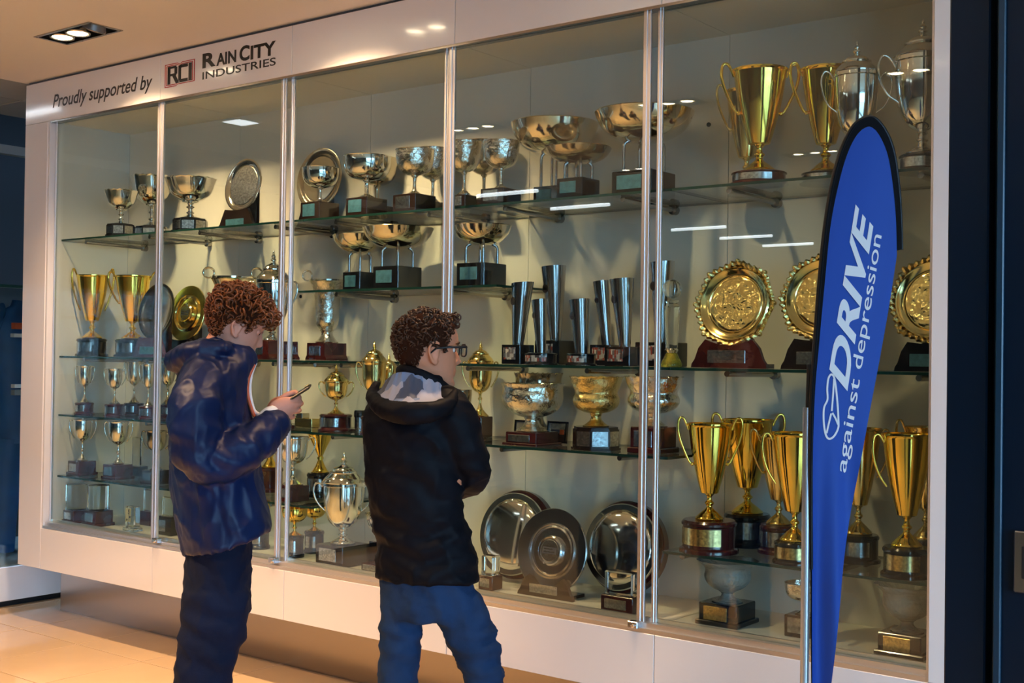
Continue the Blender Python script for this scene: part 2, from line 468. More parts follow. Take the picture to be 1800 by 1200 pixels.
# sliding glass doors
YD = {'f': YF + .026, 'r': YF + .046}
def ex(px, Y): return onY(px, 600, Y).x
doors = [('r', XI0 + .002, ex(276.5, YD['r'])), ('f', ex(276, YD['f']), ex(497, YD['f'])), ('r', ex(507, YD['r']), ex(783, YD['r'])),
         ('f', ex(784.5, YD['f']), ex(1138.5, YD['f'])), ('r', ex(1152, YD['r']), XI1 - .002)]
locks = {1: 0, 2: 1, 4: 1}
for i, (k, x0, x1) in enumerate(doors):
    y = YD[k]; d = cpart(B().box((x0 + .01, y - .003, Z_GB - .012), (x1 - .01, y + .003, Z_GT - .01)), 'sliding_door', 'pane_glass', smooth=0, label='clear sheet of glass')
    sw = .030 if k == 'f' else .020
    for s, xa in ((0, x0), (1, x1 - sw)):
        if i == 0 and s == 0: xa, wd = x0, .008
        elif i == 4 and s == 1: wd = .008; xa = x1 - wd
        else: wd = sw
        cpart(B().box((xa, y - .008, Z_GB - .012), (xa + wd * .55, y + .008, Z_GT - .008), .0015).box((xa + wd * .55, y - .004, Z_GB - .012), (xa + wd, y + .008, Z_GT - .008), .001), 'door_stile', 'aluminium', d, label='slim aluminium edge profile')
for px, py in ((273, 950), (479, 985), (1113, 1098)):
    p = onY(px, py, YF - .004)
    lk = cpart(B().box((p.x - .022, YF - .012, p.z - .012), (p.x + .022, YF + .02, p.z + .014), .003), 'door_lock', 'steel', label='small chrome sliding door lock')
    cpart(B().lathe([(.0, 0), (.008, 0), (.008, .006), (.005, .008), (0, .008)], 14).xf(Matrix.Translation((p.x + .006, YF - .012, p.z)) @ Matrix.Rotation(PI / 2, 4, 'X')), 'lock_barrel', 'silver', lk)
# glass shelves on rod brackets
S1, S1B, S2, S3, S4, SB = 2.205, 1.866, 1.535, 1.200, .850, .585
YS0 = 3.985
def shelf(x0, x1, z, y0=YS0, nb=2, fr=(.18, .76)):
    b = B(); xa, xb, ya, yb, za, zb = x0 + .002, x1 - .002, y0, YB - .004, z - .010, z
    vs = [(xa, ya, za), (xb, ya, za), (xb, yb, za), (xa, yb, za), (xa, ya, zb), (xb, ya, zb), (xb, yb, zb), (xa, yb, zb)]
    b.add(vs, [(0, 3, 2, 1), (4, 5, 6, 7)], 0); b.add(vs, [(0, 1, 5, 4), (1, 2, 6, 5), (2, 3, 7, 6), (3, 0, 4, 7)], 1)
    sh = cpart(b, 'glass_shelf', ['shelf_glass', 'shelf_edge'], smooth=0)
    for q in range(nb):
        bx = x0 + (x1 - x0) * fr[q]
        bb = B().tube([(bx, y0 + .05, z - .020), (bx, YB - .02, z - .024)], .0105, 12)
        bb.tube([(bx, YB - .028, z - .024), (bx, YB, z - .024)], .019, 16)
        bb.tube([(bx, y0 + .04, z - .020), (bx, y0 + .055, z - .020)], .011, 12).tube([(bx, y0 + .048, z - .022), (bx, y0 + .048, z - .0101)], .007, 10)
        cpart(bb, 'bracket_rod', 'plinth_steel', sh, label='steel rod bracket')
for a, b in zip(PXI, PXI[1:]): shelf(a, b, S1)
for a, b in ((PX[0], PX[1]), (PX[1], PX[2]), (PX[2], -4.06)): shelf(a, b, S2)
shelf(-3.43, PX[4], S2, fr=(.06, .63)); shelf(PX[4], XIR, S2)
shelf(-4.39, -3.18, S1B)
for a, b in zip(PX[:4], PX[1:5]): shelf(a, b, S3)
for a, b in zip(PX[:2], PX[1:3]): shelf(a, b, S4)
shelf(PX[2], -4.275, S4, nb=0)
shelf(PX[4] - .02, XIR, S4, nb=2, fr=(.05, .5))

# lettering and emblem on the fascia
def on_fascia(vs, fs, p0, p1, height, name, m, parent, yoff=.0012):
    """lettering stretched along the fascia between two world points (baseline start / end)"""
    x0 = min(v.x for v in vs); x1 = max(v.x for v in vs)
    k = (p1.x - p0.x) / (x1 - x0)
    b = B().add([(p0.x + (v.x - x0) * k, YF - yoff, p0.z + (p1.z - p0.z) * (v.x - x0) / (x1 - x0) + v.y * height) for v in vs], fs)
    return cpart(b, name, m, parent, 0)
_, capf = 0, .73   # cap height of the default face
def fz(px, py): return onY(px, py, YF)
vs, fs = text_mesh('Proudly supported by', shear=.25, offset=.014)
p0, p1 = fz(93, 186), fz(268, 157.5)
p0.z = p1.z = (p0.z + p1.z) / 2
on_fascia(vs, fs, p0, p1, .104, 'lettering', 'lettering_grey', fas[0])
def word(txt, xa, xb, py, h, off):
    vs, fs = text_mesh(txt, offset=off)
    a, b = fz(xa, py[0]), fz(xb, py[1]); z = (a.z + b.z) / 2; a.z = b.z = z
    on_fascia(vs, fs, a, b, h, 'lettering', 'lettering_black', fas[1])
    return z
zz = word('R', 356, 379.5, (119, 115), .098, .035)
word('AIN', 380.5, 415.5, (115, 108.5), .082, .035)
word('C', 421, 439, (107, 104), .098, .035)
word('ITY', 440.5, 485, (104, 95), .090, .035)
word('INDUSTRIES', 356, 485, (139.5, 114.5), .053, .012)
# emblem: three blocky joined letters in black with a red and grey double outline
q0, q1 = fz(289.5, 156), fz(343, 103)
ex0, ex1 = q0.x, q1.x; ez0 = fz(316, 150).z; ez1 = fz(316, 109).z
def E(u, v, y): return (ex0 + (ex1 - ex0) * u, YF - y, ez0 + (ez1 - ez0) * v)
def emb(poly, y, m, name='emblem'):
    return cpart(B().add([E(u, v, y) for u, v in poly], [tuple(range(len(poly)))]), name, m, fas[1], 0)
outl = [(0, 0), (0, 1), (.42, 1), (.50, .93), (.58, 1), (1, 1), (1, .06), (.44, .06), (.38, .0)]
def grow(poly, d):
    cx, cz = .5, .5
    return [(cx + (u - cx) * (1 + d), cz + (v - cz) * (1 + 1.3 * d)) for u, v in poly]
emb(outl, .0008, 'lettering_red'); emb(grow(outl, -.06), .0011, 'ceiling_white'); emb(grow(outl, -.11), .0014, 'lettering_red'); emb(grow(outl, -.17), .0017, 'ceiling_white')
def bar(u0, v0, u1, v1, y=.0020, m='lettering_black'): emb([(u0, v0), (u1, v0), (u1, v1), (u0, v1)], y, m, 'emblem_stroke')
bar(.10, .12, .20, .88); bar(.20, .78, .40, .88); bar(.33, .52, .43, .82); bar(.20, .46, .40, .56); emb([(.26, .46), (.38, .46), (.50, .12), (.38, .12)], .0020, 'lettering_black', 'emblem_stroke')
bar(.46, .20, .56, .84); bar(.50, .74, .78, .88); bar(.50, .12, .78, .26); bar(.80, .12, .91, .88)

# ================================================================== recessed ceiling spotlights
def spot_fixture(x, y, label, group, lit=(1, 1, 0), lights=True, aim=0.0):
    e = empty('recessed_spotlight', (x, y, ZC), label, 'ceiling light', group)
    b = B()
    for (a0, b0, a1, b1) in ((-FHX - .012, -FHY - .012, FHX + .012, -FHY + .004), (-FHX - .012, FHY - .004, FHX + .012, FHY + .012), (-FHX - .012, -FHY, -FHX + .004, FHY), (FHX - .004, -FHY, FHX + .012, FHY)):
        b.box((a0, b0, -.004), (a1, b1, .002))
    b.build('frame', 'plinth_steel', e, 0)
    hb = B().box((-FHX, -FHY, .13), (FHX, FHY, .135))
    for s in (-1, 1):
        hb.box((-FHX, s * FHY - .002, .0), (FHX, s * FHY + .002, .13)).box((s * FHX - .002, -FHY, 0), (s * FHX + .002, FHY, .13))
    hb.build('housing', 'rubber_black', e, 0)
    for k in range(3):
        lx = (k - 1) * .135; tilt = 0 if lit[k] else .45
        M = Matrix.Translation((lx, 0, .014)) @ Matrix.Rotation(tilt, 4, 'Y')
        rg = B().lathe([(.044, .06), (.060, .05), (.062, -.012), (.058, -.018), (.051, -.016), (.045, .012)], 28, caps=False).xf(M).build('lamp_ring', 'lamp_ring' if lit[k] else 'lamp_off', e)
        B().lathe([(0, -.013), (.030, -.011), (.050, -.004)], 28, caps=False).xf(M).build('lens', 'lamp_lens' if lit[k] else 'lamp_off', rg)
        if lit[k] and lights:
            l = bpy.data.lights.new('lamp', 'SPOT'); l.energy = SPOT_W; l.color = SPOT_COL; l.spot_size = math.radians(100 if aim else 112); l.spot_blend = .8; l.shadow_soft_size = .035
            lo = link('lamp', l, e); lo.location = (lx, 0, -.012); lo.rotation_euler = (aim, 0, 0)
    for s in (-1, 1): B().ell((s * .1, FHY + .008, -.004), (.004, .004, .002)).build('screw', 'steel', e)
    return e
for j, fy in enumerate(FY):
    for i, fx in enumerate(FX):
        if i == 0 and j == 0:
            spot_fixture(fx, fy, 'recessed twin-lit spotlight in the white ceiling near the cabinet sign', 'recessed ceiling spotlights', aim=.36)
        elif i < 5:
            spot_fixture(fx, fy, 'recessed ceiling spotlight outside the picture, seen only as a reflection', 'reflected ceiling spotlights', (1, 1, 1) if j else ((1, 1, 0) if i < 2 else (1, 0, 0)), (j == 0 and i < 3) or (j == 1 and i < 2), 0 if j or i == 2 else .36)
        else:
            spot_fixture(fx, fy, 'recessed ceiling spotlight outside the picture, seen only as a reflection', 'reflected ceiling spotlights', (1, 1, 1), False)
for k, ty in enumerate((3.45, -1.2, -2.4, -4.8, -6.0, -7.2)):  # first tube is added to brighten the showcase suit, the others show as reflections
    e = empty('tube_light', (-7.12 if ty < 3 else -7.4, ty, ZC + .012), 'slim fluorescent tube light outside the picture, reflected ones plus one added by the showcase', 'ceiling light', 'reflected tube lights')
    B().box((-.38, -.05, -.03), (.38, .05, 0), .004).build('batten', 'white_paint', e)
    B().tube([(-.36, 0, -.045), (.36, 0, -.045)], .016, 12).build('tube', 'tube_white', e)
e = empty('panel_light', (-6.53, 2.46, ZC), 'small square light panel in the ceiling, seen only as a pale reflection', 'ceiling light')
B().box((-.1, -.1, -.008), (.1, .1, 0), .002).build('frame', 'aluminium', e)
B().box((-.085, -.085, -.0095), (.085, .085, -.0078)).build('diffuser', 'tube_white', e, 0)
# ================================================================== trophies
def C(*p): return ('c', p)
def L(*p): return ('l', p)
PROF = {
 'trumpet': [L((0, 0), (0, .62), (.015, .64), (.03, .60)), C((.03, .60), (.05, .50), (.08, .36), (.11, .2), (.13, .13)), C((.135, .14), (.15, .14), (.165, .20), (.18, .20), (.195, .14), (.22, .11), (.245, .13), (.26, .20), (.27, .22)), L((.272, .34), (.28, .40)), C((.28, .40), (.45, .60), (.7, .83), (.9, .95), (.97, .99)), L((.985, 1.04), (1, 1.04))],
 'classic': [L((0, 0), (0, .68), (.02, .70)), C((.03, .64), (.06, .5), (.12, .27), (.2, .13), (.29, .10)), C((.29, .11), (.32, .18), (.35, .11)), C((.36, .10), (.42, .16), (.46, .45), (.54, .72), (.68, .88), (.85, .93), (.96, .98)), L((.98, 1.03), (1, 1.03))],
 'bowl': [L((0, 0), (0, .42), (.02, .43)), C((.03, .38), (.07, .24), (.11, .12), (.2, .09), (.36, .09), (.4, .12)), L((.41, .17), (.43, .17)), C((.43, .17), (.455, .42), (.52, .70), (.64, .90), (.82, .985), (.985, 1)), L((1, 1.02), (1, 1.02))],
 'knobbowl': [L((0, 0), (0, .40), (.03, .42)), C((.04, .36), (.08, .2), (.12, .10), (.16, .17), (.2, .10), (.26, .09), (.3, .18), (.34, .1), (.40, .13)), L((.43, .34), (.45, .34)), C((.45, .3), (.50, .5), (.6, .74), (.74, .88), (.88, .96), (.985, 1.02)), L((1, 1.05), (1, 1.05))],
 'punch': [L((0, 0), (0, .52), (.02, .53)), C((.03, .50), (.06, .46), (.1, .34), (.17, .25), (.24, .23), (.29, .27)), C((.3, .27), (.345, .52), (.44, .79), (.58, .95), (.74, 1.0), (.86, .975), (.93, .975), (.985, 1.02)), L((1, 1.03), (1, 1.03))],
 'urn': [L((0, 0), (0, .58), (.02, .60)), C((.03, .54), (.05, .48), (.09, .28), (.12, .16)), C((.13, .17), (.15, .24), (.17, .15), (.2, .14), (.225, .22), (.24, .17)), C((.25, .2), (.29, .44), (.38, .70), (.55, .88), (.75, .97), (.95, 1.0)), L((.96, 1.05), (1, 1.05))],
 'vase': [L((0, 0), (0, .62), (.02, .64)), C((.03, .58), (.07, .46), (.12, .34), (.17, .33), (.2, .40)), C((.21, .36), (.27, .56), (.34, .64), (.5, .66), (.7, .71), (.86, .82), (.96, .98)), L((.975, 1.04), (1, 1.04))],
 'goblet': [L((0, 0), (0, .70), (.02, .72)), C((.03, .66), (.08, .54), (.2, .34), (.34, .18)), L((.35, .26), (.41, .26)), C((.42, .17), (.5, .28), (.66, .5), (.85, .78), (.985, 1)), L((1, 1.03), (1, 1.03))],
 'chalice': [L((0, 0), (0, .55), (.02, .57)), C((.03, .5), (.08, .32), (.15, .14), (.22, .11)), C((.23, .12), (.27, .2), (.31, .12)), C((.32, .12), (.44, .13), (.48, .36), (.56, .70), (.70, .94), (.85, 1), (.985, 1)), L((1, 1.03), (1, 1.03))],
 'crown': [L((0, 0), (0, .5), (.02, .52)), C((.03, .46), (.07, .36), (.13, .24), (.2, .2), (.26, .24)), C((.27, .24), (.30, .5), (.38, .77), (.49, .90), (.58, .90), (.65, .84), (.71, .83), (.84, .93), (.985, 1.0)), L((1, 1.03), (1, 1.03))],
 'flared': [L((0, 0), (0, .5), (.02, .52)), C((.03, .46), (.07, .32), (.13, .22), (.2, .20), (.26, .3)), C((.27, .3), (.33, .5), (.46, .7), (.62, .78), (.74, .74), (.84, .78), (.93, .93), (.985, 1.0)), L((1, 1.02), (1, 1.02))],
}
BOWL0 = {'trumpet': .29, 'classic': .44, 'bowl': .45, 'knobbowl': .47, 'punch': .32, 'urn': .27, 'vase': .23, 'goblet': .48, 'chalice': .46, 'flared': .29, 'crown': .29}
def profile(kind, R, H, zoff=0):
    pts = []
    for t, p in PROF[kind]:
        q = cr(list(p), 4) if t == 'c' else p
        pts += [(r * R, zoff + z * H) for z, r in q]
    z0 = BOWL0[kind]; th = .035 * R
    inner = [(r - th, z) for r, z in pts if (z - zoff) / H > z0 and r > 2 * th]
    out = pts + inner[::-1]
    out.append((0, inner[0][1] + .004))
    return out
def rim_wave(n, amp_r, amp_z, zlo, ztop):
    def w(r, z, a):
        k = max(0, (z - zlo) / (ztop - zlo)) ** 2
        c = math.cos(n * a)
        return r * (1 + amp_r * k * c), z + amp_z * k * abs(c)
    return w
HANDLE = {
 'scroll': [(.99, .93), (1.08, .99), (1.22, 1.05), (1.40, 1.045), (1.46, .95), (1.36, .83), (1.14, .70), (.93, .60), (.80, .575)],
 'ear': [(.97, .92), (1.16, .985), (1.36, .97), (1.43, .87), (1.34, .74), (1.12, .62), (.84, .53)],
 'wide': [(.97, .90), (1.2, 1.0), (1.45, 1.02), (1.6, .92), (1.52, .76), (1.25, .62), (.9, .55), (.80, .50)],
 'loop': [(.95, .93), (1.14, 1.06), (1.28, 1.10), (1.36, 1.0), (1.30, .82), (1.12, .66), (.90, .5), (.80, .44)],
}
def ring_path(R, H, zoff):
    return [(1.12 * R + .26 * R * math.cos(a), zoff + 1.06 * H + .08 * H * math.sin(a)) for a in [i * PI / 6 - PI / 2 for i in range(12)]]

def base_part(root, kind, w, h, s, X, Y, m, plaque, ph=.55, depthk=1.0, pw=.62):
    """plinth of a trophy standing on z=0; returns nothing, children are plinth > plaque"""
    vx, vy = abs(X), abs(Y); n = math.hypot(vx, vy)
    if kind == 'round':
        r = w * s / 2
        pr = [(0, 0), (r, 0), (r * 1.0, h * .08), (r * .985, h * .12), (r * .90, h * .16), (r * .885, h * .2), (r * .885, h * .82), (r * .93, h * .86), (r * .93, h * .93), (r * .86, h), (0, h)]
        b = B().lathe(pr, 44).build('plinth', m, root)
        if plaque:
            q = B(); k = 18; vs = []; fs = []
            for i in range(k + 1):
                a = -PI / 2 + (-.5 + i / k) * 1.9
                for z, rr in ((h * .26, r * .885), (h * .26, r * .9 + .001), (h * .78, r * .9 + .001), (h * .78, r * .885)):
                    vs.append((rr * math.cos(a), rr * math.sin(a), z))
            for i in range(k):
                for e in range(4):
                    fs.append((i * 4 + e, (i + 1) * 4 + e, (i + 1) * 4 + (e + 1) % 4, i * 4 + (e + 1) % 4))
            fs += [(0, 1, 2, 3), tuple(k * 4 + e for e in (3, 2, 1, 0))]
            q.add(vs, fs).build('plaque', plaque, b, 40)
        return r
    if kind == 'oct':
        r = w * s / 2 / .96
        P = lambda k: [(k * r * math.cos(PI / 8 + i * PI / 4), k * r * math.sin(PI / 8 + i * PI / 4)) for i in range(8)]
        b = B().prism(P(1.0), 0, h * .1, 'z').prism(P(.93), h * .1, h * .9, 'z').prism(P(.88), h * .9, h, 'z').build('plinth', m, root, 20)
        if plaque:
            ap = .93 * r * math.cos(PI / 8); wd = .93 * r * math.sin(PI / 8) * .86
            for ang in (-PI / 2, -PI / 4, 0):
                q = B().box((ap, -wd, h * .18), (ap + .0015, wd, h * .82)).xf(Matrix.Rotation(ang, 4, 'Z'))
                q.build('plaque', plaque, b, 0)
        return r
    a = w * s / ((vx + depthk * vy * 0 + vy) / n) if depthk == 1 else w * s / ((vx * depthk + vy) / n)
    ax, ay = a / 2, a * depthk / 2
    if kind == 'box':
        b = B().box((-ax, -ay, 0), (ax, ay, h), .0025)
    elif kind == 'step':
        b = B().box((-ax, -ay, 0), (ax, ay, h * .22), .003).box((-ax * .88, -ay * .88, h * .2), (ax * .88, ay * .88, h), .003)
        ax *= .88; ay *= .88
    elif kind == 'wedge':
        b = B().prism([(-ax, 0), (ax, 0), (ax, h * .1), (ax * .86, h * .3), (ax * .84, h), (-ax * .84, h), (-ax * .86, h * .3), (-ax, h * .1)], -ay, ay)
        ax *= .84
    b = b.build('plinth', m, root, 25)
    if plaque:
        off = -.12 * ax
        B().box((-ax * pw + off, -ay - .0015, h * (.55 - ph / 2)), (ax * pw + off, -ay + .001, h * (.55 + ph / 2)), .0005).build('plaque', plaque, b, 0)
    return max(ax, ay)

ITEMS = []
def place(px, zs, Y):
    # world X of the standing point seen at pixel column px on a shelf of height zs
    X = onY(px, 600, Y).x
    for _ in range(4):
        d = Vector((X, Y, zs)) - CAM
        yy = 600 - FPX * d.dot(UP) / d.dot(FW)
        X = onY(px, yy, Y).x
    s = depth((X, Y, zs)) / FPX
    return X, s
def top_z(px, py, X, Y):
    return onY(px, py, Y).z
def cup(label, px, top, w, zs, Y, prof='classic', metal='silver', base=('round', 40, 20, 'black_gloss', 'plaque_silver'), handles=None, lid=0, wave=None, group=None, name='trophy_cup', cat='trophy', hyaw=.66, lidm=None, hr=.045, segs=40, zmax=None):
    X, s = place(px, zs, Y)
    H = top_z(px, top, X, Y) - zs
    if zmax: H = min(H, zmax - .013 - zs)
    root = empty(name, (X, Y, zs + .0008), label, cat, group)
    bh = 0
    if base:
        bh = base[2] * s
        base_part(root, base[0], base[1], bh, s, X, Y, base[3], base[4], *(base[5:] if len(base) > 5 else ()))
    R = w * s / 2 / 1.03
    lh = lid * s
    Hc = H - bh - lh
    wv = None
    if wave: wv = rim_wave(wave[0], wave[1], wave[2] * Hc, bh + Hc * (.6 if len(wave) < 4 else wave[3]), bh + Hc)
    B().lathe(profile(prof, R, Hc, bh), segs if not wave else max(segs, wave[0] * 6), wave=wv).build('cup', metal, root, 32)
    if lid:
        z0 = bh + Hc
        pr = [(0, z0), (1.04 * R, z0), (1.05 * R, z0 + .03 * lh)]
        pr += [(r * R, z0 + z * lh) for z, r in cr([(.03, 1.02), (.08, .98), (.16, .90), (.26, .74), (.34, .62)], 4)] + [(r * R, z0 + z * lh) for z, r in ((.35, .66), (.38, .66), (.40, .58))]
        pr += [(r * R, z0 + z * lh) for z, r in cr([(.40, .56), (.48, .46), (.54, .28), (.58, .16), (.62, .10), (.68, .17), (.73, .10), (.80, .13), (.86, .06), (.93, .05), (1.0, .0)], 4)]
        B().lathe(pr, segs).build('lid', lidm or metal, root, 32)
    if handles:
        for sg in (-1, 1):
            if handles == 'ring': path = ring_path(R, Hc, bh); cl = True
            else: path = [(x * R, bh + z * Hc) for x, z in cr(HANDLE[handles], 4)]; cl = False
            pts = [(sg * x * math.cos(hyaw), sg * x * math.sin(hyaw), z) for x, z in path]
            n = len(pts)
            rr = [R * hr * (1.0 + .35 * math.sin(PI * i / (n - 1))) for i in range(n)]
            hb = B().tube(pts, rr, 8, closed=cl)
            if handles in ('scroll', 'wide'):
                k = path[-1]; hb.ell((sg * k[0] * math.cos(hyaw), sg * k[0] * math.sin(hyaw), k[1]), (R * hr * 1.9,) * 3, 10, 6)
            hb.build('handle', metal, root, 60)
    return root

def dish(label, px, top, w, zs, Y, basew, baseh, hb, metal='warm_silver', plaque='plaque_window_blue', group=None):
    """shallow round dish carried on four bent steel legs over a black block"""
    X, s = place(px, zs, Y); H = top_z(px, top, X, Y) - zs
    root = empty('pedestal_dish', (X, Y, zs + .0008), label, 'trophy', group)
    bh = baseh * s
    half = base_part(root, 'box', basew, bh, s, X, Y, 'black_gloss', plaque)
    R = w * s / 2; dh = hb * s; z0 = H - dh
    pr = [(0, z0)] + [(r * R, z0 + z * dh) for z, r in cr([(0, .12), (.03, .3), (.12, .52), (.32, .74), (.62, .9), (1, 1.0)], 5)]
    inn = [(r * .985, z + .004) for r, z in pr[1:]][::-1]
    B().lathe(pr + inn + [(0, z0 + .004)], 56).build('dish', metal, root, 40)
    lr = min(half * .74, R * .6)
    for q in range(4):
        a = PI / 4 + q * PI / 2 + .0
        ca, sa = math.cos(a), math.sin(a); k = lr * 1.2
        zz = z0 + .02 * dh
        pts = [(k * ca, k * sa, bh), (k * ca, k * sa, zz - .12 * H), (k * .99 * ca, k * .99 * sa, zz - .05 * H), (k * .88 * ca, k * .88 * sa, zz - .01 * H), (k * .5 * ca, k * .5 * sa, zz + .012)]
        B().tube(cr(pts, 4), .0062, 10).build('leg', 'steel', root, 60)
    return root

def plate(label, px, pyc, rx, ry, zs, Y, stand=None, metal='silver', style='salver', tilt=.2, group=None, back=None, frame_m=None, inner_m=None, name='presentation_plate'):
    """round plate leaning back against its stand, facing out of the cabinet"""
    X, s = place(px, zs, Y)
    zc = top_z(px, pyc, X, Y) - zs
    R = ry * s / math.cos(tilt)
    if back: zc = max(zc, R * back * math.cos(tilt) + .055 * math.sin(tilt) + .004)
    root = empty(name, (X, Y, zs + .0008), label, 'trophy', group)
    M = Matrix.Translation((0, 0, zc)) @ Matrix.Rotation(-tilt, 4, 'X') @ Matrix.Rotation(PI / 2, 4, 'X')
    if style == 'salver':
        pr = [(0, -.006), (R * .9, -.006), (R, .004), (R * 1.0, .009), (R * .95, .010), (R * .80, .004), (R * .76, .000), (0, 0)]
        B().lathe(pr, 64).xf(M).build('plate', metal, root, 35)
        if inner_m: B().lathe([(0, .0015), (R * .72, .0015), (R * .74, .0006)], 56, caps=False).xf(M).build('centre', inner_m, root, 0)
    elif style == 'mirror':
        pr = [(0, -.004)] + [(R * math.sin(t), .012 * (1 - math.cos(t * 1.0)) - .004) for t in (.3, .7, 1.1, PI / 2)] + [(R, .016), (R * .98, .020), (R * .87, .018)]
        pr += [(R * .86 * math.cos(t), .018 - .0 + .022 * math.sin(t)) for t in [i * PI / 2 / 14 for i in range(15)]]
        B().lathe(pr, 72).xf(M).build('plate', metal, root, 50)
    elif style == 'hub':
        pr = [(0, -.006), (R * .96, -.006), (R, .0), (R, .006), (R * .985, .009), (R * .66, .004), (R * .655, .012), (R * .62, .013), (R * .60, .007), (R * .56, .009), (R * .54, .002), (R * .36, .002), (R * .35, .018), (R * .32, .022), (R * .28, .02)]
        B().lathe(pr + [(0, .02)], 72).xf(M).build('plate', metal, root, 30)
        b = B().lathe([(0, .0215), (R * .25, .0215), (R * .26, .021)], 48, caps=False).xf(M).build('centre', 'plaque_silver', root, 0)
        q = B().box((-R * .2, -R * .08, .0222), (R * .2, R * .08, .023)).xf(M); q.build('badge', 'engraving', b, 0)
        for dz, wd in ((.035, .13), (-.03, .16)):
            B().box((-R * .16, R * dz - .0025, .0232), (R * (-.16 + wd * 2), R * dz + .0025, .0236)).xf(M).build('lettering', 'plaque_silver', b, 0)
    elif style == 'ornate':
        def wv(r, z, a):
            if r > R * .84: return r * (1 + .028 * math.cos(8 * a) + .016 * math.cos(40 * a)), z + .004 * math.cos(40 * a)
            return r, z
        pr = [(0, -.008), (R * .86, -.006), (R * .97, .004), (R * .99, .012), (R * .94, .018), (R * .88, .012)]
        B().lathe(pr, 240, wave=wv, caps=False).xf(M).build('rim', frame_m or 'chased_gold', root, 50)
        pr = [(R * .88, .010), (R * .84, .016), (R * .80, .013), (R * .72, .002), (R * .68, .001), (R * .66, .004), (R * .64, .001), (0, 0)]
        B().lathe(pr, 72, caps=False).xf(M).build('plate', metal, root, 35)
        def relief(r, z, a):
            x, y = r * math.cos(a), r * math.sin(a); q = Vector((x, y, X)) * 38
            return r, z + (.0018 * noise.noise(q) + .0012 * (1 - abs(noise.noise(q * 2.2)) * 2)) * min(1, (R * .63 - r) / (R * .06))
        B().lathe([(R * .63 * (1 - i / 34), .0012 + .001 * min(1, i / 2)) for i in range(34)] + [(.0005, .0022)], 110, wave=relief).xf(M).build('centre', inner_m or 'old_gold', root, 80)
        for q in range(8):
            a = q * PI / 4
            B().ell((R * 1.0 * math.cos(a), R * 1.0 * math.sin(a), .01), (R * .055, R * .055, .012), 10, 8).xf(M).build('boss', frame_m or 'chased_gold', root, 60)
    if back:
        Rb = R * back
        # thick round wooden backing board behind the plate
        B().lathe([(0, -.055), (Rb * .98, -.055), (Rb, -.05), (Rb, -.016), (Rb * .97, -.010), (0, -.008)], 64).xf(M).build('backing_board', 'maroon_wood', root, 35)
    if stand:
        sw, sh, sm, pq = stand
        vx, vy = abs(X), abs(Y)
        a = sw * s / (vy / math.hypot(vx, vy)) / 2 * .93; h = sh * s
        zb = zc - R * math.cos(tilt)
        top = max(h, zb + .012)
        arc = [(-a * .62 + i * a * 1.24 / 10, top - (top - max(zb + .004, h * .35)) * math.sin(PI * i / 10) * .9) for i in range(11)]
        poly = [(-a, 0), (a, 0), (a * .98, h * .14), (a * .9, h * .3), (a * .8, h * .7)] + arc[::-1] + [(-a * .8, h * .7), (-a * .9, h * .3), (-a * .98, h * .14)]
        yf = -.052
        b = B().prism(poly, yf, yf + .018)
        b.box((-a * .8, yf + .018, 0), (a * .8, .075, h * .16)).box((-a * .3, .045, 0), (a * .3, .07, zc * .9), .002)
        b = b.build('stand', sm, root, 25)
        if pq: B().box((-a * .55, yf - .0015, h * .18), (a * .45, yf + .001, min(h * .62, zb + .01) if zb > h * .3 else h * .6), .0005).build('plaque', pq, b, 0)
    return root

# ---------------------------------------------------------------- top shelf, left to right
OCT = ('oct', 50, 20, 'black_gloss', 'plaque_silver')
G1 = 'silver bowls on the top glass shelf'
cup('small scalloped silver bowl, leftmost on the top shelf, on octagonal black plinth', 212, 337, 58, S1, 4.06, 'knobbowl', 'silver', ('oct', 51, 21, 'black_gloss', 'plaque_silver'), wave=(9, .02, .03), group=G1, name='footed_bowl')
cup('scalloped silver bowl behind the first aluminium door profile, top shelf', 266, 313, 76, S1, 4.285, 'knobbowl', 'silver', ('oct', 60, 23, 'black_gloss', 'plaque_silver'), wave=(9, .02, .03), group=G1, name='footed_bowl')
cup('scalloped silver bowl left of the small round salver, top shelf', 334, 316, 88, S1, 4.11, 'knobbowl', 'silver', ('oct', 64, 23, 'black_gloss', 'plaque_silver'), wave=(9, .02, .03), group=G1, name='footed_bowl')
plate('round silver salver in a dark wooden stand, leftmost plate on the top shelf', 428, 326, 36, 47, S1, 4.12, (66, 24, 'dark_wood', 'plaque_window_blue'), 'silver', 'salver', .16, inner_m='plaque_silver')
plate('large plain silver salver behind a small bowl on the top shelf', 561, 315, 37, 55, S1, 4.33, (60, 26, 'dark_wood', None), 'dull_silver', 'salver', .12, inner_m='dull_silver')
BX = lambda w, h, pq='plaque_window_blue', m='dark_wood', ph=.66: ('box', w, h, m, pq, ph)
cup('small silver bowl on a wooden cube in front of the large plain salver', 562, 296, 66, S1, 4.10, 'bowl', 'silver', BX(68, 32), group=G1, name='footed_bowl')
cup('silver bowl on a wooden cube right of the large plain salver', 644, 276, 86, S1, 4.10, 'bowl', 'silver', BX(73, 33), group=G1, name='footed_bowl')
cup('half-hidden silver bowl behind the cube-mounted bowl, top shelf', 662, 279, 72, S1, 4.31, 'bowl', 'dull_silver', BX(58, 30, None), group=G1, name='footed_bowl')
cup('beaten silver bowl with a pale plaque on its cube, left of third door profile', 728, 264, 70, S1, 4.10, 'bowl', 'chased_silver', BX(76, 32, 'plaque_silver'), group=G1, name='footed_bowl')
cup('beaten silver bowl half behind its neighbour, left of third door profile', 760, 262, 62, S1, 4.31, 'bowl', 'chased_silver', BX(60, 28, None), group=G1, name='footed_bowl')
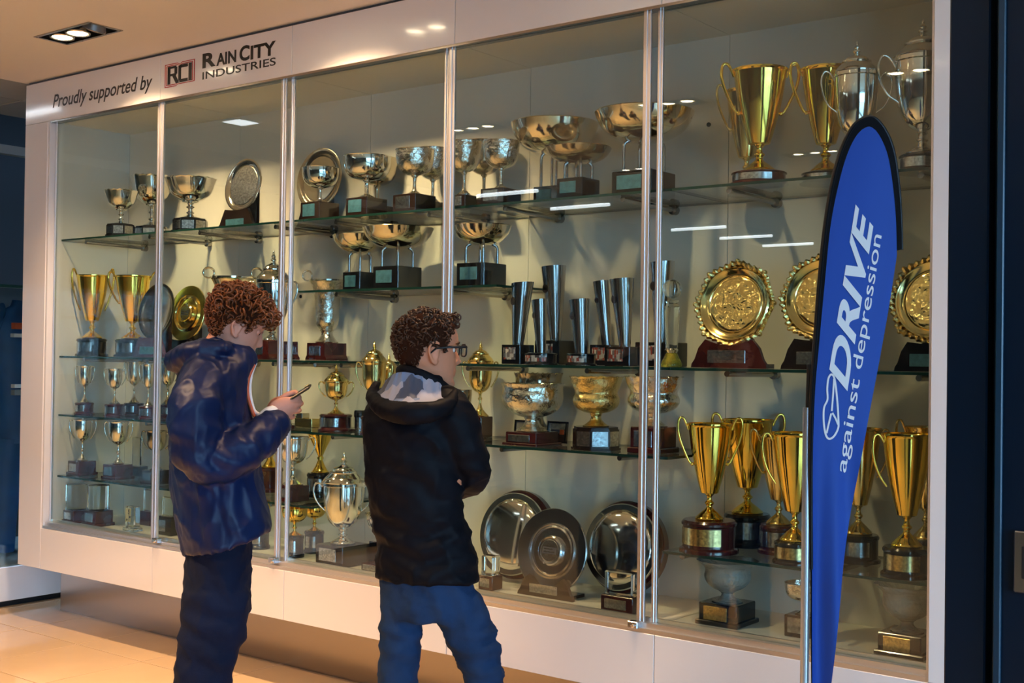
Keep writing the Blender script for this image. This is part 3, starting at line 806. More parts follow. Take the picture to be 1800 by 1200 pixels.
cup('beaten silver bowl just right of the third door profile, top shelf', 815, 250, 62, S1, 4.09, 'bowl', 'chased_silver', BX(46, 24, 'plaque_silver'), group=G1, name='footed_bowl')
cup('beaten silver bowl at the back between two bowls, right of third door profile', 850, 249, 66, S1, 4.31, 'bowl', 'dull_silver', BX(50, 26, None), group=G1, name='footed_bowl')
cup('beaten silver bowl left of the widest low dishes, top shelf', 880, 249, 66, S1, 4.055, 'bowl', 'chased_silver', BX(72, 27, 'plaque_silver'), group=G1, name='footed_bowl')
GD = 'wide dishes on bent legs'
dish('wide bronze-toned dish on bent legs, overlapping a smaller dish, top shelf', 973, 219, 156, S1, 4.23, 72, 34, 54, group=GD)
dish('smaller shallow dish on bent legs in front of the wide dish, top shelf', 1016, 262, 116, S1, 4.09, 76, 36, 26, metal='dull_silver', group=GD)
dish('widest dish on bent legs behind the fourth door profile, top shelf', 1131, 199, 176, S1, 4.18, 112, 44, 52, group=GD)
GT = ('round', 100, 22, 'maroon_wood', 'plaque_silver')
GG = 'tall two-handled gold cups'
cup('tall two-handled gold cup, front left on the top shelf', 1334, 124, 96, S1, 4.09, 'trumpet', 'gold', ('round', 104, 22, 'maroon_wood', 'plaque_silver'), 'scroll', group=GG)
cup('gold cup mostly hidden behind the front left gold cup, top shelf', 1312, 160, 76, S1, 4.335, 'trumpet', 'old_gold', ('round', 66, 22, 'maroon_wood', None), 'scroll', group=GG)
cup('tall two-handled gold cup behind the blue banner tip, top shelf', 1451, 122, 90, S1, 4.20, 'trumpet', 'gold', ('round', 90, 20, 'black_gloss', 'plaque_silver'), 'scroll', group=GG)
GU = 'silver lidded urns on the top shelf'
cup('silver lidded urn right above the blue banner tip, top shelf', 1504, 73, 80, S1, 4.085, 'urn', 'silver', ('round', 74, 32, 'black_gloss', 'plaque_silver'), 'wide', lid=58, group=GU, name='lidded_urn', hr=.03)
cup('silver lidded urn cut by the right cabinet edge, top shelf', 1620, 34, 100, S1, 4.12, 'urn', 'silver', ('round', 84, 32, 'black_gloss', 'plaque_silver'), 'wide', lid=70, group=GU, name='lidded_urn', hr=.03)
# ---------------------------------------------------------------- short upper shelf
dish('low golden dish on bent legs, left on the short second shelf', 632, 415, 98, S1B, 4.275, 60, 36, 32, metal='warm_silver', group=GD)
dish('low golden dish on bent legs, middle of the short second shelf', 698, 402, 126, S1B, 4.14, 86, 40, 36, metal='warm_silver', group=GD)
dish('low golden dish on bent legs right of the third door profile, short second shelf', 846, 398, 104, S1B, 4.10, 88, 40, 34, metal='warm_silver', group=GD)
# ---------------------------------------------------------------- shelf with gold cups, vases, steel cones and gilt plates
cup('tall gold cup on a black plinth, far left of the middle shelf', 161, 484, 56, S2, 4.10, 'trumpet', 'gold', ('round', 56, 31, 'black_gloss', 'plaque_silver'), 'loop', group=GG, hr=.05)
cup('tall gold cup on a black plinth left of the dark plates, middle shelf', 232, 485, 62, S2, 4.13, 'trumpet', 'gold', ('round', 62, 31, 'black_gloss', 'plaque_silver'), 'scroll', group=GG, hr=.05)
plate('dark reflective plate behind the first door profile, middle shelf', 275, 547, 30, 49, S2, 4.09, (58, 30, 'maroon_wood', 'plaque_window_blue'), 'dull_silver', 'salver', .16)
plate('bronze-toned plate right of the first door profile, middle shelf', 329, 551, 26, 49, S2, 4.26, (54, 24, 'dark_wood', 'plaque_silver'), 'old_gold', 'hub', .16)
cup('silver trumpet vase with ring handles behind the red-haired man', 407, 487, 78, S2, 4.27, 'vase', 'warm_silver', ('wedge', 70, 28, 'maroon_wood', 'plaque_silver'), 'ring', group='silver trumpet vases', name='trophy_vase', hr=.04)
cup('tall silver lidded cup with scroll handles beside the second door profile', 478, 440, 62, S2, 4.11, 'urn', 'silver', ('wedge', 96, 32, 'maroon_wood', 'plaque_silver'), 'ear', lid=54, name='lidded_cup')
cup('silver trumpet vase right of the second door profile, middle shelf', 574, 492, 66, S2, 4.315, 'vase', 'chased_silver', ('wedge', 74, 30, 'maroon_wood', 'plaque_silver'), 'ring', group='silver trumpet vases', name='trophy_vase', hr=.04)
def cone(label, pxt, pxb, top, wt, wb, zs, Y, base, group='steel cone trophies'):
    """leaning tapered steel column on a black plinth with a photo strip"""
    X, s = place(pxb, zs, Y); H = top_z(pxt, top, X, Y) - zs
    root = empty('cone_trophy', (X, Y, zs + .0008), label, 'trophy', group)
    bh = base[2] * s
    base_part(root, base[0], base[1], bh, s, X, Y, 'black_gloss', 'photo_strip', .62)
    n = 40; rt, rb = wt * s / 2, wb * s / 2; dx = (pxt - pxb) * s
    ux, uy = math.cos(YAW), -math.sin(YAW)
    vs = []; rings = [(bh, rb, 0), (H, rt, 1), (H - .002, rt * .93, 1), (bh + .02, rb * .8, .05)]
    for z, r, k in rings:
        for i in range(n):
            a = 2 * PI * i / n
            vs.append((r * math.cos(a) + dx * k * ux, r * math.sin(a) + dx * k * uy, z + (0 if k < 1 else .004 * math.cos(a))))
    fs = [(j * n + i, j * n + (i + 1) % n, (j + 1) * n + (i + 1) % n, (j + 1) * n + i) for j in range(3) for i in range(n)] + [tuple(range(n)), tuple(3 * n + i for i in range(n))]
    B().add(vs, fs).build('cone', 'steel', root, 40)
    # round dark medallion on the front of the column
    k = .70; z = bh + (H - bh) * k; r = rb + (rt - rb) * k
    t = -2.0
    M = Matrix.Translation((dx * k * ux + r * math.cos(t), dx * k * uy + r * math.sin(t), z)) @ Matrix.Rotation(t, 4, 'Z') @ Matrix.Rotation(PI / 2, 4, 'Y')
    B().lathe([(0, 0), (r * .42, -.002), (r * .42, .0015), (0, .002)], 24).xf(M).build('medallion', 'dark_wood', root, 30)
    return root
cone('steel cone trophy, leftmost, on a boxy photo plinth', 917, 910, 497, 40, 20, S2, 4.07, ('box', 58, 34))
cone('short steel cone trophy leaning left, in front of the tallest cone', 947, 951, 527, 29, 16, S2, 4.05, ('round', 62, 21))
cone('tallest steel cone trophy, back row behind the short leaning one', 971, 976, 469, 45, 20, S2, 4.25, ('box', 74, 42))
cone('short steel cone trophy between the tallest one and the paired ones', 1017, 1022, 527, 37, 24, S2, 4.08, ('round', 56, 21))
cone('steel cone trophy behind and left of a slightly taller one', 1054, 1066, 495, 28, 18, S2, 4.29, ('box', 60, 36))
cone('steel cone trophy on a broad photo plinth left of the fourth door profile', 1091, 1098, 491, 44, 20, S2, 4.10, ('box', 72, 34))
cone('steel cone trophy behind the fourth door profile and crystal column', 1162, 1162, 461, 45, 22, S2, 4.29, ('box', 92, 42))
# crystal column with a ball
X, s = place(1180, S2, 4.08)
cc = empty('crystal_column', (X, 4.08, S2 + .0008), 'crystal column trophy topped by a ball, beside the fourth door profile', 'trophy')
H = top_z(1180, 491, X, 4.08) - S2; r = 17 * s
B().lathe([(0, 0), (18 * s, 0), (19 * s, .012), (17 * s, 10 * s), (10 * s, 24 * s), (0, 24 * s)], 32).build('foot', 'amber_glass', cc, 40)
B().lathe([(0, 24 * s), (9 * s, 24 * s), (12 * s, 30 * s), (9 * s, 34 * s), (0, 34 * s)], 28).build('collar', 'silver', cc)
B().lathe([(0, 34 * s), (11 * s, 34 * s), (14 * s, 90 * s), (15 * s, 106 * s), (10 * s, 112 * s), (12 * s, 117 * s), (0, 118 * s)], 8).build('column', 'crystal', cc, 20)
B().ell((0, 0, H - r), (r, r, r), 32, 18).build('ball', 'crystal', cc, 60)
GP = 'ornate gilt plates on the middle shelf'
plate('ornate gilt plate in a maroon stand, fully visible left of the blue banner', 1291, 535, 66, 76, S2, 4.12, (140, 50, 'maroon_wood', 'plaque_silver'), 'old_gold', 'ornate', .17, group=GP)
plate('ornate gilt plate half covered by the left edge of the blue banner', 1445, 524, 72, 78, S2, 4.12, (132, 50, 'dark_wood', 'plaque_silver'), 'old_gold', 'ornate', .17, group=GP)
plate('ornate gilt plate between the blue banner and right cabinet edge', 1642, 528, 62, 80, S2, 4.12, (126, 50, 'black_gloss', 'plaque_window_blue'), 'old_gold', 'ornate', .17, group=GP)
# ---------------------------------------------------------------- third shelf
GS = 'small cups on maroon plinths, left end'
def small(label, px, top, w, Y, bw, bh, m='warm_silver', z=S3, b='maroon_wood', h='ear', prof='classic', pl='plaque_silver', grp=GS):
    return cup(label, px, top, w, z, Y, prof, m, ('round', bw, bh, b, pl), h, group=grp, hr=.05)
small('small two-handled silver cup, far left on the third shelf', 148, 643, 24, 4.11, 35, 20)
small('small two-handled silver cup, second from left in front, third shelf', 201, 648, 28, 4.11, 37, 21)
small('small two-handled silver cup in the back row, third shelf', 235, 636, 26, 4.26, 38, 21)
small('small silver cup at the left edge of the first door profile, third shelf', 260, 640, 24, 4.09, 34, 22)
small('small silver cup just right of the first door profile, third shelf', 294, 634, 30, 4.26, 34, 22)
GL = 'gold lidded cups on the third shelf'
cup('gold lidded cup with ear handles on a round plinth between the two men', 590, 619, 44, S3, 4.15, 'classic', 'old_gold', ('round', 62, 29, 'maroon_wood', 'plaque_silver'), 'ear', lid=32, zmax=S2, group=GL, name='lidded_cup', hr=.05)
cup('gold lidded cup peeking out behind the shoulder of the man with glasses', 656, 598, 46, S3, 4.07, 'classic', 'old_gold', ('round', 48, 32, 'maroon_wood', None), 'ear', lid=38, group=GL, name='lidded_cup', hr=.05)
cup('smaller gold lidded cup right behind the neck of the man with glasses', 682, 620, 36, S3, 4.23, 'classic', 'old_gold', ('round', 42, 26, 'maroon_wood', None), None, lid=30, group=GL, name='lidded_cup')
cup('gold lidded cup on a maroon drum right of the man with glasses', 843, 599, 46, S3, 4.325, 'classic', 'old_gold', ('box', 46, 36, 'maroon_wood', None), 'ear', lid=36, group=GL, name='lidded_cup', hr=.05)
cup('small dark silver bowl beside the shoulder of the man with glasses', 806, 685, 46, S3, 4.08, 'bowl', 'dull_silver', ('box', 40, 18, 'dark_wood', None), name='footed_bowl')
X, s = place(632, S3, 4.22)
e = empty('jar_trophy', (X, 4.22, S3 + .0008), 'small black-capped silver drum beside the gold lidded cup', 'trophy')
B().lathe([(0, 0), (11 * s, 0), (11 * s, 3 * s), (9 * s, 4 * s), (9 * s, 24 * s), (0, 24 * s)], 24).build('drum', 'plaque_silver', e)
B().lathe([(0, 24 * s), (10 * s, 24 * s), (10.5 * s, 33 * s), (9 * s, 36 * s), (0, 36 * s)], 24).build('cap', 'black_gloss', e)
X, s = place(540, S3, 4.24)
e = empty('brass_award', (X, 4.24, S3 + .0008), 'low stepped brass award left of the gold lidded cup', 'trophy')
B().box((-22 * s, -10 * s, 0), (22 * s, 10 * s, 15 * s), .002).build('block', 'old_gold', e)
B().box((-20 * s, -9 * s, 15 * s), (-4 * s, 9 * s, 24 * s), .002).build('step', 'warm_silver', e)
cup('small bright silver cup under the raised hands, third shelf', 511, 726, 20, S3, 4.09, 'chalice', 'silver', ('round', 20, 6, 'maroon_wood', None))
GB = 'large punch bowls on the third shelf'
cup('large silver punch bowl on a stepped plinth, right of the arms-crossed man', 935, 675, 112, S3, 4.09, 'punch', 'chased_silver', ('step', 106, 24, 'maroon_wood', 'plaque_silver', .5, 1.0, .7), wave=(12, .012, .02), zmax=S2, group=GB, name='punch_bowl')
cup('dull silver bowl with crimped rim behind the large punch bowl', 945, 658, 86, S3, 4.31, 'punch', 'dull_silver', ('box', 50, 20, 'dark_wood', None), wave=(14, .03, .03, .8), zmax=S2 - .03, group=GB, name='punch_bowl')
cup('gold-bellied bowl with crown rim, middle of the three bowls', 1047, 655, 94, S3, 4.10, 'crown', 'chased_gold', ('oct', 86, 40, 'dark_wood', 'plaque_silver'), wave=(8, .04, .03, .8), zmax=S2 - .035, group=GB, name='punch_bowl')
cup('dull silver bowl on a maroon block behind the fourth door profile', 1148, 650, 104, S3, 4.12, 'crown', 'chased_silver', ('step', 92, 46, 'maroon_wood', 'plaque_silver', .6), wave=(8, .03, .03, .8), zmax=S2 - .03, group=GB, name='punch_bowl')
def framed(label, px, py0, py1, w, zs, Y, pic):
    X, s = place(px, zs, Y); h = (py1 - py0) * s; w = w * s * 1.25
    e = empty('picture_frame', (X, Y, zs + .0008), label, 'picture frame', 'small framed certificates')
    M = Matrix.Translation((0, 0, .005)) @ Matrix.Rotation(-.12, 4, 'X')
    b = B()
    for lo, hi in (((-w / 2, -.006, 0), (w / 2, .006, .008)), ((-w / 2, -.006, h - .008), (w / 2, .006, h)), ((-w / 2, -.006, 0), (-w / 2 + .008, .006, h)), ((w / 2 - .008, -.006, 0), (w / 2, .006, h))): b.box(lo, hi)
    b.box((-.01, .006, 0), (.01, .03, h * .6)).xf(M).build('frame', 'black_gloss', e, 0)
    p = B().box((-w / 2 + .008, -.002, .008), (w / 2 - .008, .003, h - .008)).xf(M).build('picture', 'wall_grey' if not pic else 'plaque_silver', e, 0)
    if pic:
        B().box((-w * .3, -.0032, h * .45), (w * .12, -.0018, h * .62)).xf(M).build('print', 'engraving', p, 0)
        B().box((w * .14, -.0032, h * .4), (w * .34, -.0018, h * .62)).xf(M).build('print', 'patch_orange', p, 0)
framed('small dark framed certificate left behind the punch bowl foot', 916, 724, 760, 26, S3, 4.215, False)
framed('small framed print with orange mark right of the punch bowl foot', 978, 726, 764, 34, S3, 4.21, True)
# ---------------------------------------------------------------- fourth shelf
GF = 'silver goblets on the fourth shelf'
cup('silver goblet on a dark plinth, far left of the fourth shelf', 144, 737, 34, S4, 4.09, 'chalice', 'silver', ('step', 54, 25, 'maroon_wood', 'plaque_silver'), 'ear', group=GF, hr=.05)
cup('silver goblet on a dark plinth, second from left on the fourth shelf', 207, 741, 36, S4, 4.10, 'chalice', 'silver', ('step', 58, 26, 'maroon_wood', 'plaque_silver'), 'ear', group=GF, hr=.05)
cup('dull silver two-handled goblet behind the first door profile, fourth shelf', 274, 757, 38, S4, 4.10, 'chalice', 'dull_silver', ('step', 56, 24, 'dark_wood', 'plaque_silver'), 'ear', group=GF, hr=.05)
X, s = place(240, S4, 4.29)
e = empty('mirror_award', (X, 4.29, S4 + .0008), 'upright glass award on a dark block behind the goblets, fourth shelf', 'trophy')
B().box((-.06, -.035, 0), (.06, .035, .055), .003).build('plinth', 'dark_wood', e)
B().box((-.04, -.006, .055), (.04, .006, .22), .003).build('glass_slab', 'crystal', e)
cup('tall silver goblet behind the second door profile, fourth shelf', 514, 756, 56, S4, 4.08, 'classic', 'silver', ('box', 58, 28, 'maroon_wood', 'plaque_silver'), 'ear', name='trophy_goblet', hr=.035, zmax=S3 - .025)
GGo = 'gold goblets on the fourth shelf'
cup('gold trumpet goblet with collar right of the second door profile, fourth shelf', 562, 763, 46, S4, 4.30, 'goblet', 'gold', ('round', 50, 42, 'black_gloss', 'plaque_silver'), group=GGo, name='trophy_goblet')
cup('gold trumpet goblet half hidden beside the blue jacket front', 474, 766, 46, S4, 4.28, 'goblet', 'gold', ('round', 50, 42, 'maroon_wood', None), group=GGo, name='trophy_goblet')
# ---------------------------------------------------------------- cabinet base, left part
cup('large silver lidded urn on a square block, standing on the cabinet base', 602, 794, 76, SB, 4.07, 'urn', 'silver', ('box', 94, 36, 'dark_wood', 'plaque_silver', .6), 'ear', lid=54, name='lidded_urn', hr=.035)
GC = 'small gold bowls on the cabinet base'
for lab, px, top, w, Y, bw in (('small gold bowl on a black drum right of the second door profile, cabinet base', 517, 884, 46, 4.06, 36), ('small gold bowl on a black drum next to the large silver urn, cabinet base', 552, 882, 42, 4.22, 38), ('small gold bowl on a black drum beside the jacket hem, cabinet base', 455, 876, 40, 4.12, 40)):
    cup(lab, px, top, w, SB, Y, 'chalice', 'gold', ('round', bw, 38, 'black_gloss', 'plaque_silver'), group=GC, zmax=S4 - .015)
cup('tall silver cup almost hidden behind the black jacket, cabinet base', 678, 872, 74, SB, 4.26, 'urn', 'silver', ('box', 60, 36, 'dark_wood', None), name='lidded_urn', lid=30)
X, s = place(654, SB, 4.045)
e = empty('plaque_block', (X, 4.045, SB + .0008), 'low wooden block with a silver plaque beside the large urn plinth', 'trophy')
B().box((-.04, -.03, 0), (.06, .03, .035), .002).build('block', 'maroon_wood', e); B().box((-.03, -.0315, .006), (.05, -.0295, .03)).build('plaque', 'plaque_silver', e, 0)
GK = 'glass awards on the cabinet base'
def crystal_drum(label, px, y0, y1, w, Y, bw, bh):
    X, s = place(px, SB, Y); e = empty('glass_award', (X, Y, SB + .0008), label, 'trophy', GK)
    h0 = bh * s; base_part(e, 'step', bw, h0, s, X, Y, 'maroon_wood', 'plaque_silver')
    r = w * s / 2
    B().lathe([(0, h0), (r, h0), (r, h0 + (y1 - y0) * s - .004), (r - .004, h0 + (y1 - y0) * s), (0, h0 + (y1 - y0) * s)], 12).build('glass_block', 'crystal', e, 20)
crystal_drum('clear glass drum award, far left on the cabinet base', 134, 848, 893, 36, 4.04, 50, 22)
crystal_drum('clear glass drum award, second from left on the cabinet base', 173, 853, 897, 38, 4.05, 56, 27)
X, s = place(233, SB, 4.05)
e = empty('glass_award', (X, 4.05, SB + .0008), 'clear glass block award with yellow number label, cabinet base', 'trophy', GK)
B().box((-.05, -.03, 0), (.05, .03, .018), .002).build('foot', 'crystal', e); B().box((-.042, -.02, .018), (.042, .02, .135), .004).build('glass_block', 'crystal', e)
lb = B().box((-.036, -.023, .05), (.012, -.0205, .125), .001).build('label_card', 'label_yellow', e, 0)
vs, fs = text_mesh('5', size=.032, offset=.001)
B().add([(v.x - .012, -.0236, .095 + v.y) for v in vs], fs).build('number', 'lettering_black', lb, 0)
B().box((-.004, -.0236, .052), (.001, -.0231, .124)).build('divider', 'lettering_black', lb, 0)
for q, zz in enumerate((.062, .078)): B().lathe([(0, 0), (.006, 0), (.006, .0006), (0, .0006)], 14).xf(Matrix.Translation((-.02 + q * .026, -.0231, zz)) @ Matrix.Rotation(PI / 2, 4, 'X')).build('dot', 'lettering_black', lb, 0)
X, s = place(262, SB, 4.25)
e = empty('glass_award', (X, 4.25, SB + .0008), 'tall glass slab on a maroon block left of the first door profile, cabinet base', 'trophy', GK)
B().box((-.05, -.03, 0), (.05, .03, .08), .002).build('plinth', 'maroon_wood', e); B().box((-.045, -.01, .08), (.045, .01, .2), .003).build('glass_slab', 'crystal', e)
X, s = place(297, SB, 4.10)
e = empty('glass_award', (X, 4.10, SB + .0008), 'glass slab on a dark block right of the first door profile, cabinet base', 'trophy', GK)
B().box((-.06, -.035, 0), (.06, .035, .1), .002).build('plinth', 'dark_wood', e); B().box((-.05, -.012, .1), (.05, .012, .2), .003).build('glass_slab', 'crystal', e)
B().box((-.045, -.0365, .02), (.015, -.0345, .08)).build('plaque', 'plaque_silver', e, 0)
# ---------------------------------------------------------------- big plates and blocks on the base
GPB = 'large round plates on the cabinet base'
plate('large mirror-polished plate on a maroon board, left of the hub-centred plate', 903, 943, 55, 71, SB, 4.27, None, 'silver', 'mirror', .17, group=GPB, back=1.08)
plate('dark steel plate with bright round centre, in front of the two mirror plates', 970, 968, 58, 73, SB, 4.11, (104, 36, 'dark_wood', 'plaque_silver'), 'steel', 'hub', .17, group=GPB)
plate('large mirror-polished plate on a maroon board behind the fourth door profile', 1093, 961, 60, 74, SB, 4.27, None, 'silver', 'mirror', .17, group=GPB, back=1.08)
for lab, px, Y, w, gh, bh in (('small glass cube award beside the blue jeans, cabinet base', 862, 4.06, 36, 34, 25), ('wide glass block award below the right mirror plate, cabinet base', 1092, 4.045, 76, 42, 28)):
    X, s = place(px, SB, Y)
    e = empty('glass_award', (X, Y, SB + .0008), lab, 'trophy', GK)
    a = w * s / 1.15; h0 = bh * s
    b = B().box((-a * .5, -.035, 0), (a * .5, .035, h0), .002).build('plinth', 'maroon_wood', e)
    B().box((-a * .38, -.0365, h0 * .2), (a * .3, -.0345, h0 * .8)).build('plaque', 'plaque_silver', b, 0)
    B().box((-a * .44, -.026, h0), (a * .44, .026, h0 + gh * s), .005).build('glass_block', 'crystal', e)
# ---------------------------------------------------------------- right-hand low shelf of gold cups
MB_ = lambda w, h: ('round', w, h, 'maroon_wood', 'plaque_gold')
KB_ = lambda w, h, p='plaque_gold': ('round', w, h, 'black_gloss', p)
cup('tall gold cup on a maroon drum, front left on the low right shelf', 1246, 744, 80, S4, 4.085, 'trumpet', 'gold', MB_(104, 56), 'scroll', group=GG)
cup('gold cup on a black drum behind the front left gold cup, low shelf', 1313, 737, 90, S4, 4.325, 'trumpet', 'gold', KB_(88, 56, 'plaque_silver'), 'scroll', group=GG)
cup('gold cup on a maroon drum half behind the cup touching the banner pole', 1368, 764, 72, S4, 4.235, 'trumpet', 'old_gold', ('round', 72, 50, 'maroon_wood', 'plaque_silver'), 'scroll', group=GG)
cup('tall gold cup cut by the banner pole, low right shelf', 1396, 760, 84, S4, 4.065, 'trumpet', 'gold', KB_(76, 38), 'ear', group=GG)
cup('gold cup mostly covered by the blue banner, low right shelf', 1508, 752, 78, S4, 4.25, 'trumpet', 'old_gold', KB_(78, 48, 'plaque_silver'), 'ear', group=GG)
cup('tall gold cup right of the blue banner on the low right shelf', 1593, 762, 88, S4, 4.07, 'trumpet', 'gold', KB_(88, 52), 'ear', group=GG)
cup('gold cup in the back corner by the right cabinet edge, low shelf', 1627, 750, 76, S4, 4.33, 'trumpet', 'old_gold', KB_(60, 46, None), 'scroll', group=GG)
# ---------------------------------------------------------------- right end of the base
GX = 'cut crystal bowls on the cabinet base'
cup('cut crystal footed bowl on a black stepped block left of the banner pole', 1278, 985, 108, SB, 4.13, 'flared', 'crystal_cut', ('step', 112, 38, 'black_gloss', 'plaque_gold', .62), wave=(12, .03, .02), zmax=S4 - .02, group=GX, name='crystal_bowl')
cup('cut crystal footed bowl on a black block in the right corner', 1594, 1020, 114, SB, 4.10, 'flared', 'crystal_cut', ('step', 112, 40, 'black_gloss', 'plaque_gold', .62), wave=(12, .03, .02), zmax=S4 - .02, group=GX, name='crystal_bowl')
cup('small beaten silver bowl behind the banner pole on the cabinet base', 1410, 1024, 64, SB, 4.12, 'bowl', 'chased_silver', ('box', 62, 38, 'black_gloss', 'plaque_silver', .7), name='footed_bowl')
# ================================================================== neighbouring showcase on the left with a blue racing suit
XS = -7.0
sh = empty('glass_showcase', (XS, 3.0, 0), 'low white plinth showcase at the left edge holding a blue racing suit', 'showcase')
si = Matrix.Translation((-XS, -3.0, 0))
def spart(b, name, m, parent=None, smooth=0, **kw):
    b.xf(si); return b.build(name, m, parent or sh, smooth, **kw)
ztop = onX(20, 500, XS).z; zpl = onX(14, 996, XS).z
spart(B().box((XS - 1.1, .5, .04), (XS, 6.0, zpl), .003), 'plinth', 'white_paint')
spart(B().box((XS - 1.05, .55, 0), (XS - .05, 5.95, .04)), 'toe_kick', 'rubber_black')
spart(B().box((XS - 1.06, .54, zpl), (XS - .03, 5.96, zpl + .006)), 'base_board', 'tile_grey')
for ya, yb in ((.55, 2.6), (2.61, 4.2), (4.21, 5.95)):
    spart(B().box((XS - .02, ya, zpl), (XS - .012, yb, ztop - .02)), 'pane', 'pane_glass')
spart(B().box((XS - 1.06, .54, ztop - .02), (XS - .006, 5.96, ztop), .002), 'top_frame', 'shelf_edge')
# the suit: one hollow-looking garment body with collar, sleeves, patches
suit_y, suit_x = 4.33, -7.36
root = empty('racing_suit', (suit_x, suit_y, zpl + .006), 'blue one-piece racing suit with orange patches behind the left showcase glass', 'racing suit')
hz = onX(20, 528, suit_x).z - zpl
def loft(secs, n=20, cap=True):
    """secs: list of (center, ax_vec, ay_vec)"""
    vs = []; fs = []
    for c, a, b in secs:
        c, a, b = Vector(c), Vector(a), Vector(b)
        for k in range(n):
            t = 2 * PI * k / n
            vs.append(c + a * math.cos(t) + b * math.sin(t))
    for i in range(len(secs) - 1):
        for k in range(n):
            k2 = (k + 1) % n
            fs.append((i * n + k, i * n + k2, (i + 1) * n + k2, (i + 1) * n + k))
    if cap: fs.append(tuple(range(n - 1, -1, -1))); fs.append(tuple((len(secs) - 1) * n + k for k in range(n)))
    return vs, fs
def oval(z, rx, ry, x=0, y=0): return ((x, y, z), (rx, 0, 0), (0, ry, 0))
b = B()
b.add(*loft([oval(.72, .14, .17), oval(.85, .13, .18), oval(1.0, .12, .17), oval(1.2, .13, .2), oval(hz - .2, .12, .22), oval(hz - .09, .09, .19), oval(hz - .04, .06, .09), oval(hz, .065, .075)], 24))
for sgn in (-1, 1):
    b.add(*loft([oval(.03, .075, .07, 0, sgn * .12), oval(.25, .08, .08, 0, sgn * .115), oval(.5, .09, .09, 0, sgn * .1), oval(.75, .11, .1, 0, sgn * .085)], 18))
    b.add(*loft([((0, sgn * .17, hz - .11), (.07, 0, 0), (0, .02, .08)), ((0, sgn * .25, hz - .3), (.065, 0, 0), (0, .06, .02)), ((.03, sgn * .30, hz - .55), (.055, 0, 0), (0, .055, .01)), ((.08, sgn * .29, hz - .75), (.045, 0, 0), (0, .045, .01))], 16))
b.v = [tuple(Vector(v) + Vector(v).normalized() * .012 * noise.noise(Vector(v) * 9)) for v in b.v]
b.build('overall', 'suit_blue', root, 50)
for (zz, yy, m, w, h) in ((hz - .17, -.1, 'patch_orange', .045, .02), (hz - .23, -.1, 'lettering_white', .05, .012), (hz - .55, -.1, 'lettering_white', .04, .012), (hz - .59, -.1, 'wall_grey', .04, .018)):
    B().box((.10, yy - w, zz - h), (.145, yy + w, zz + h), .002).build('patch', m, root, 0)

# ================================================================== feather banner
FD = 3.25
fo = onD(1418, 1180, FD); 
bx, by = fo.x, fo.y
RH = Vector((math.cos(YAW), -math.sin(YAW), 0))
FH = Vector((math.sin(YAW), math.cos(YAW), 0))
flag = empty('feather_banner', (bx, by, 0), 'tall blue feather banner on a pole in front of the right-hand glass', 'banner')
finv = Matrix.Translation((-bx, -by, 0))
def FP(px, py, off=0.0):
    """point of the slightly billowing cloth surface seen at pixel px,py; off lifts toward the room"""
    p = onD(px, py, FD)
    w = (px - 1500) / 90.0
    k = .020 * math.sin(w * 1.7 + (py - 200) / 260.0) + .03 * w + (.012 * math.sin((px - 1425) / 9.0) * max(0, min(1, (py - 700) / 350)))
    return finv @ (p + FH * (k - off))
left = cr([(1424, 1470), (1424, 1200), (1424, 1000), (1423, 850), (1424, 700), (1430, 600), (1437, 500), (1447, 400), (1461, 320), (1479, 260), (1502, 220), (1526, 204), (1545, 205), (1565, 226), (1580, 262), (1589, 320), (1593, 380), (1594, 436)], 6)
innr = cr([(1426, 1470), (1426, 1200), (1427, 1000), (1427, 850), (1430, 700), (1438, 600), (1447, 500), (1457, 400), (1471, 330), (1487, 276), (1505, 240), (1524, 222), (1540, 221), (1556, 238), (1570, 270), (1579, 322), (1584, 380), (1585, 438)], 6)
right = [(1586, 440), (1570, 535), (1550, 640), (1527, 752), (1502, 880), (1484, 990), (1470, 1100), (1458, 1200), (1440, 1340), (1428, 1468)]
right = cr(right, 10)
def cloth(rowsL, rowsR, nu, name, m, off=0, th=.003):
    """ruled surface between two pixel polylines with real thickness"""
    nL = len(rowsL); vs = []; fs = []
    for side in (0, 1):
        for i in range(nL):
            a, c = rowsL[i], rowsR[i]
            for k in range(nu + 1):
                t = k / nu
                vs.append(FP(a[0] + (c[0] - a[0]) * t, a[1] + (c[1] - a[1]) * t, off - side * th))
    N = nL * (nu + 1); w = nu + 1
    for i in range(nL - 1):
        for k in range(nu):
            q = (i * w + k, i * w + k + 1, (i + 1) * w + k + 1, (i + 1) * w + k)
            fs.append(q); fs.append(tuple(N + j for j in q[::-1]))
    for i in range(nL - 1):
        fs.append((i * w, (i + 1) * w, N + (i + 1) * w, N + i * w)); fs.append((i * w + nu, N + i * w + nu, N + (i + 1) * w + nu, (i + 1) * w + nu))
    for k in range(nu):
        fs.append((k, N + k, N + k + 1, k + 1)); e = (nL - 1) * w; fs.append((e + k, e + k + 1, N + e + k + 1, N + e + k))
    return B().add(vs, fs).build(name, m, flag, 60)
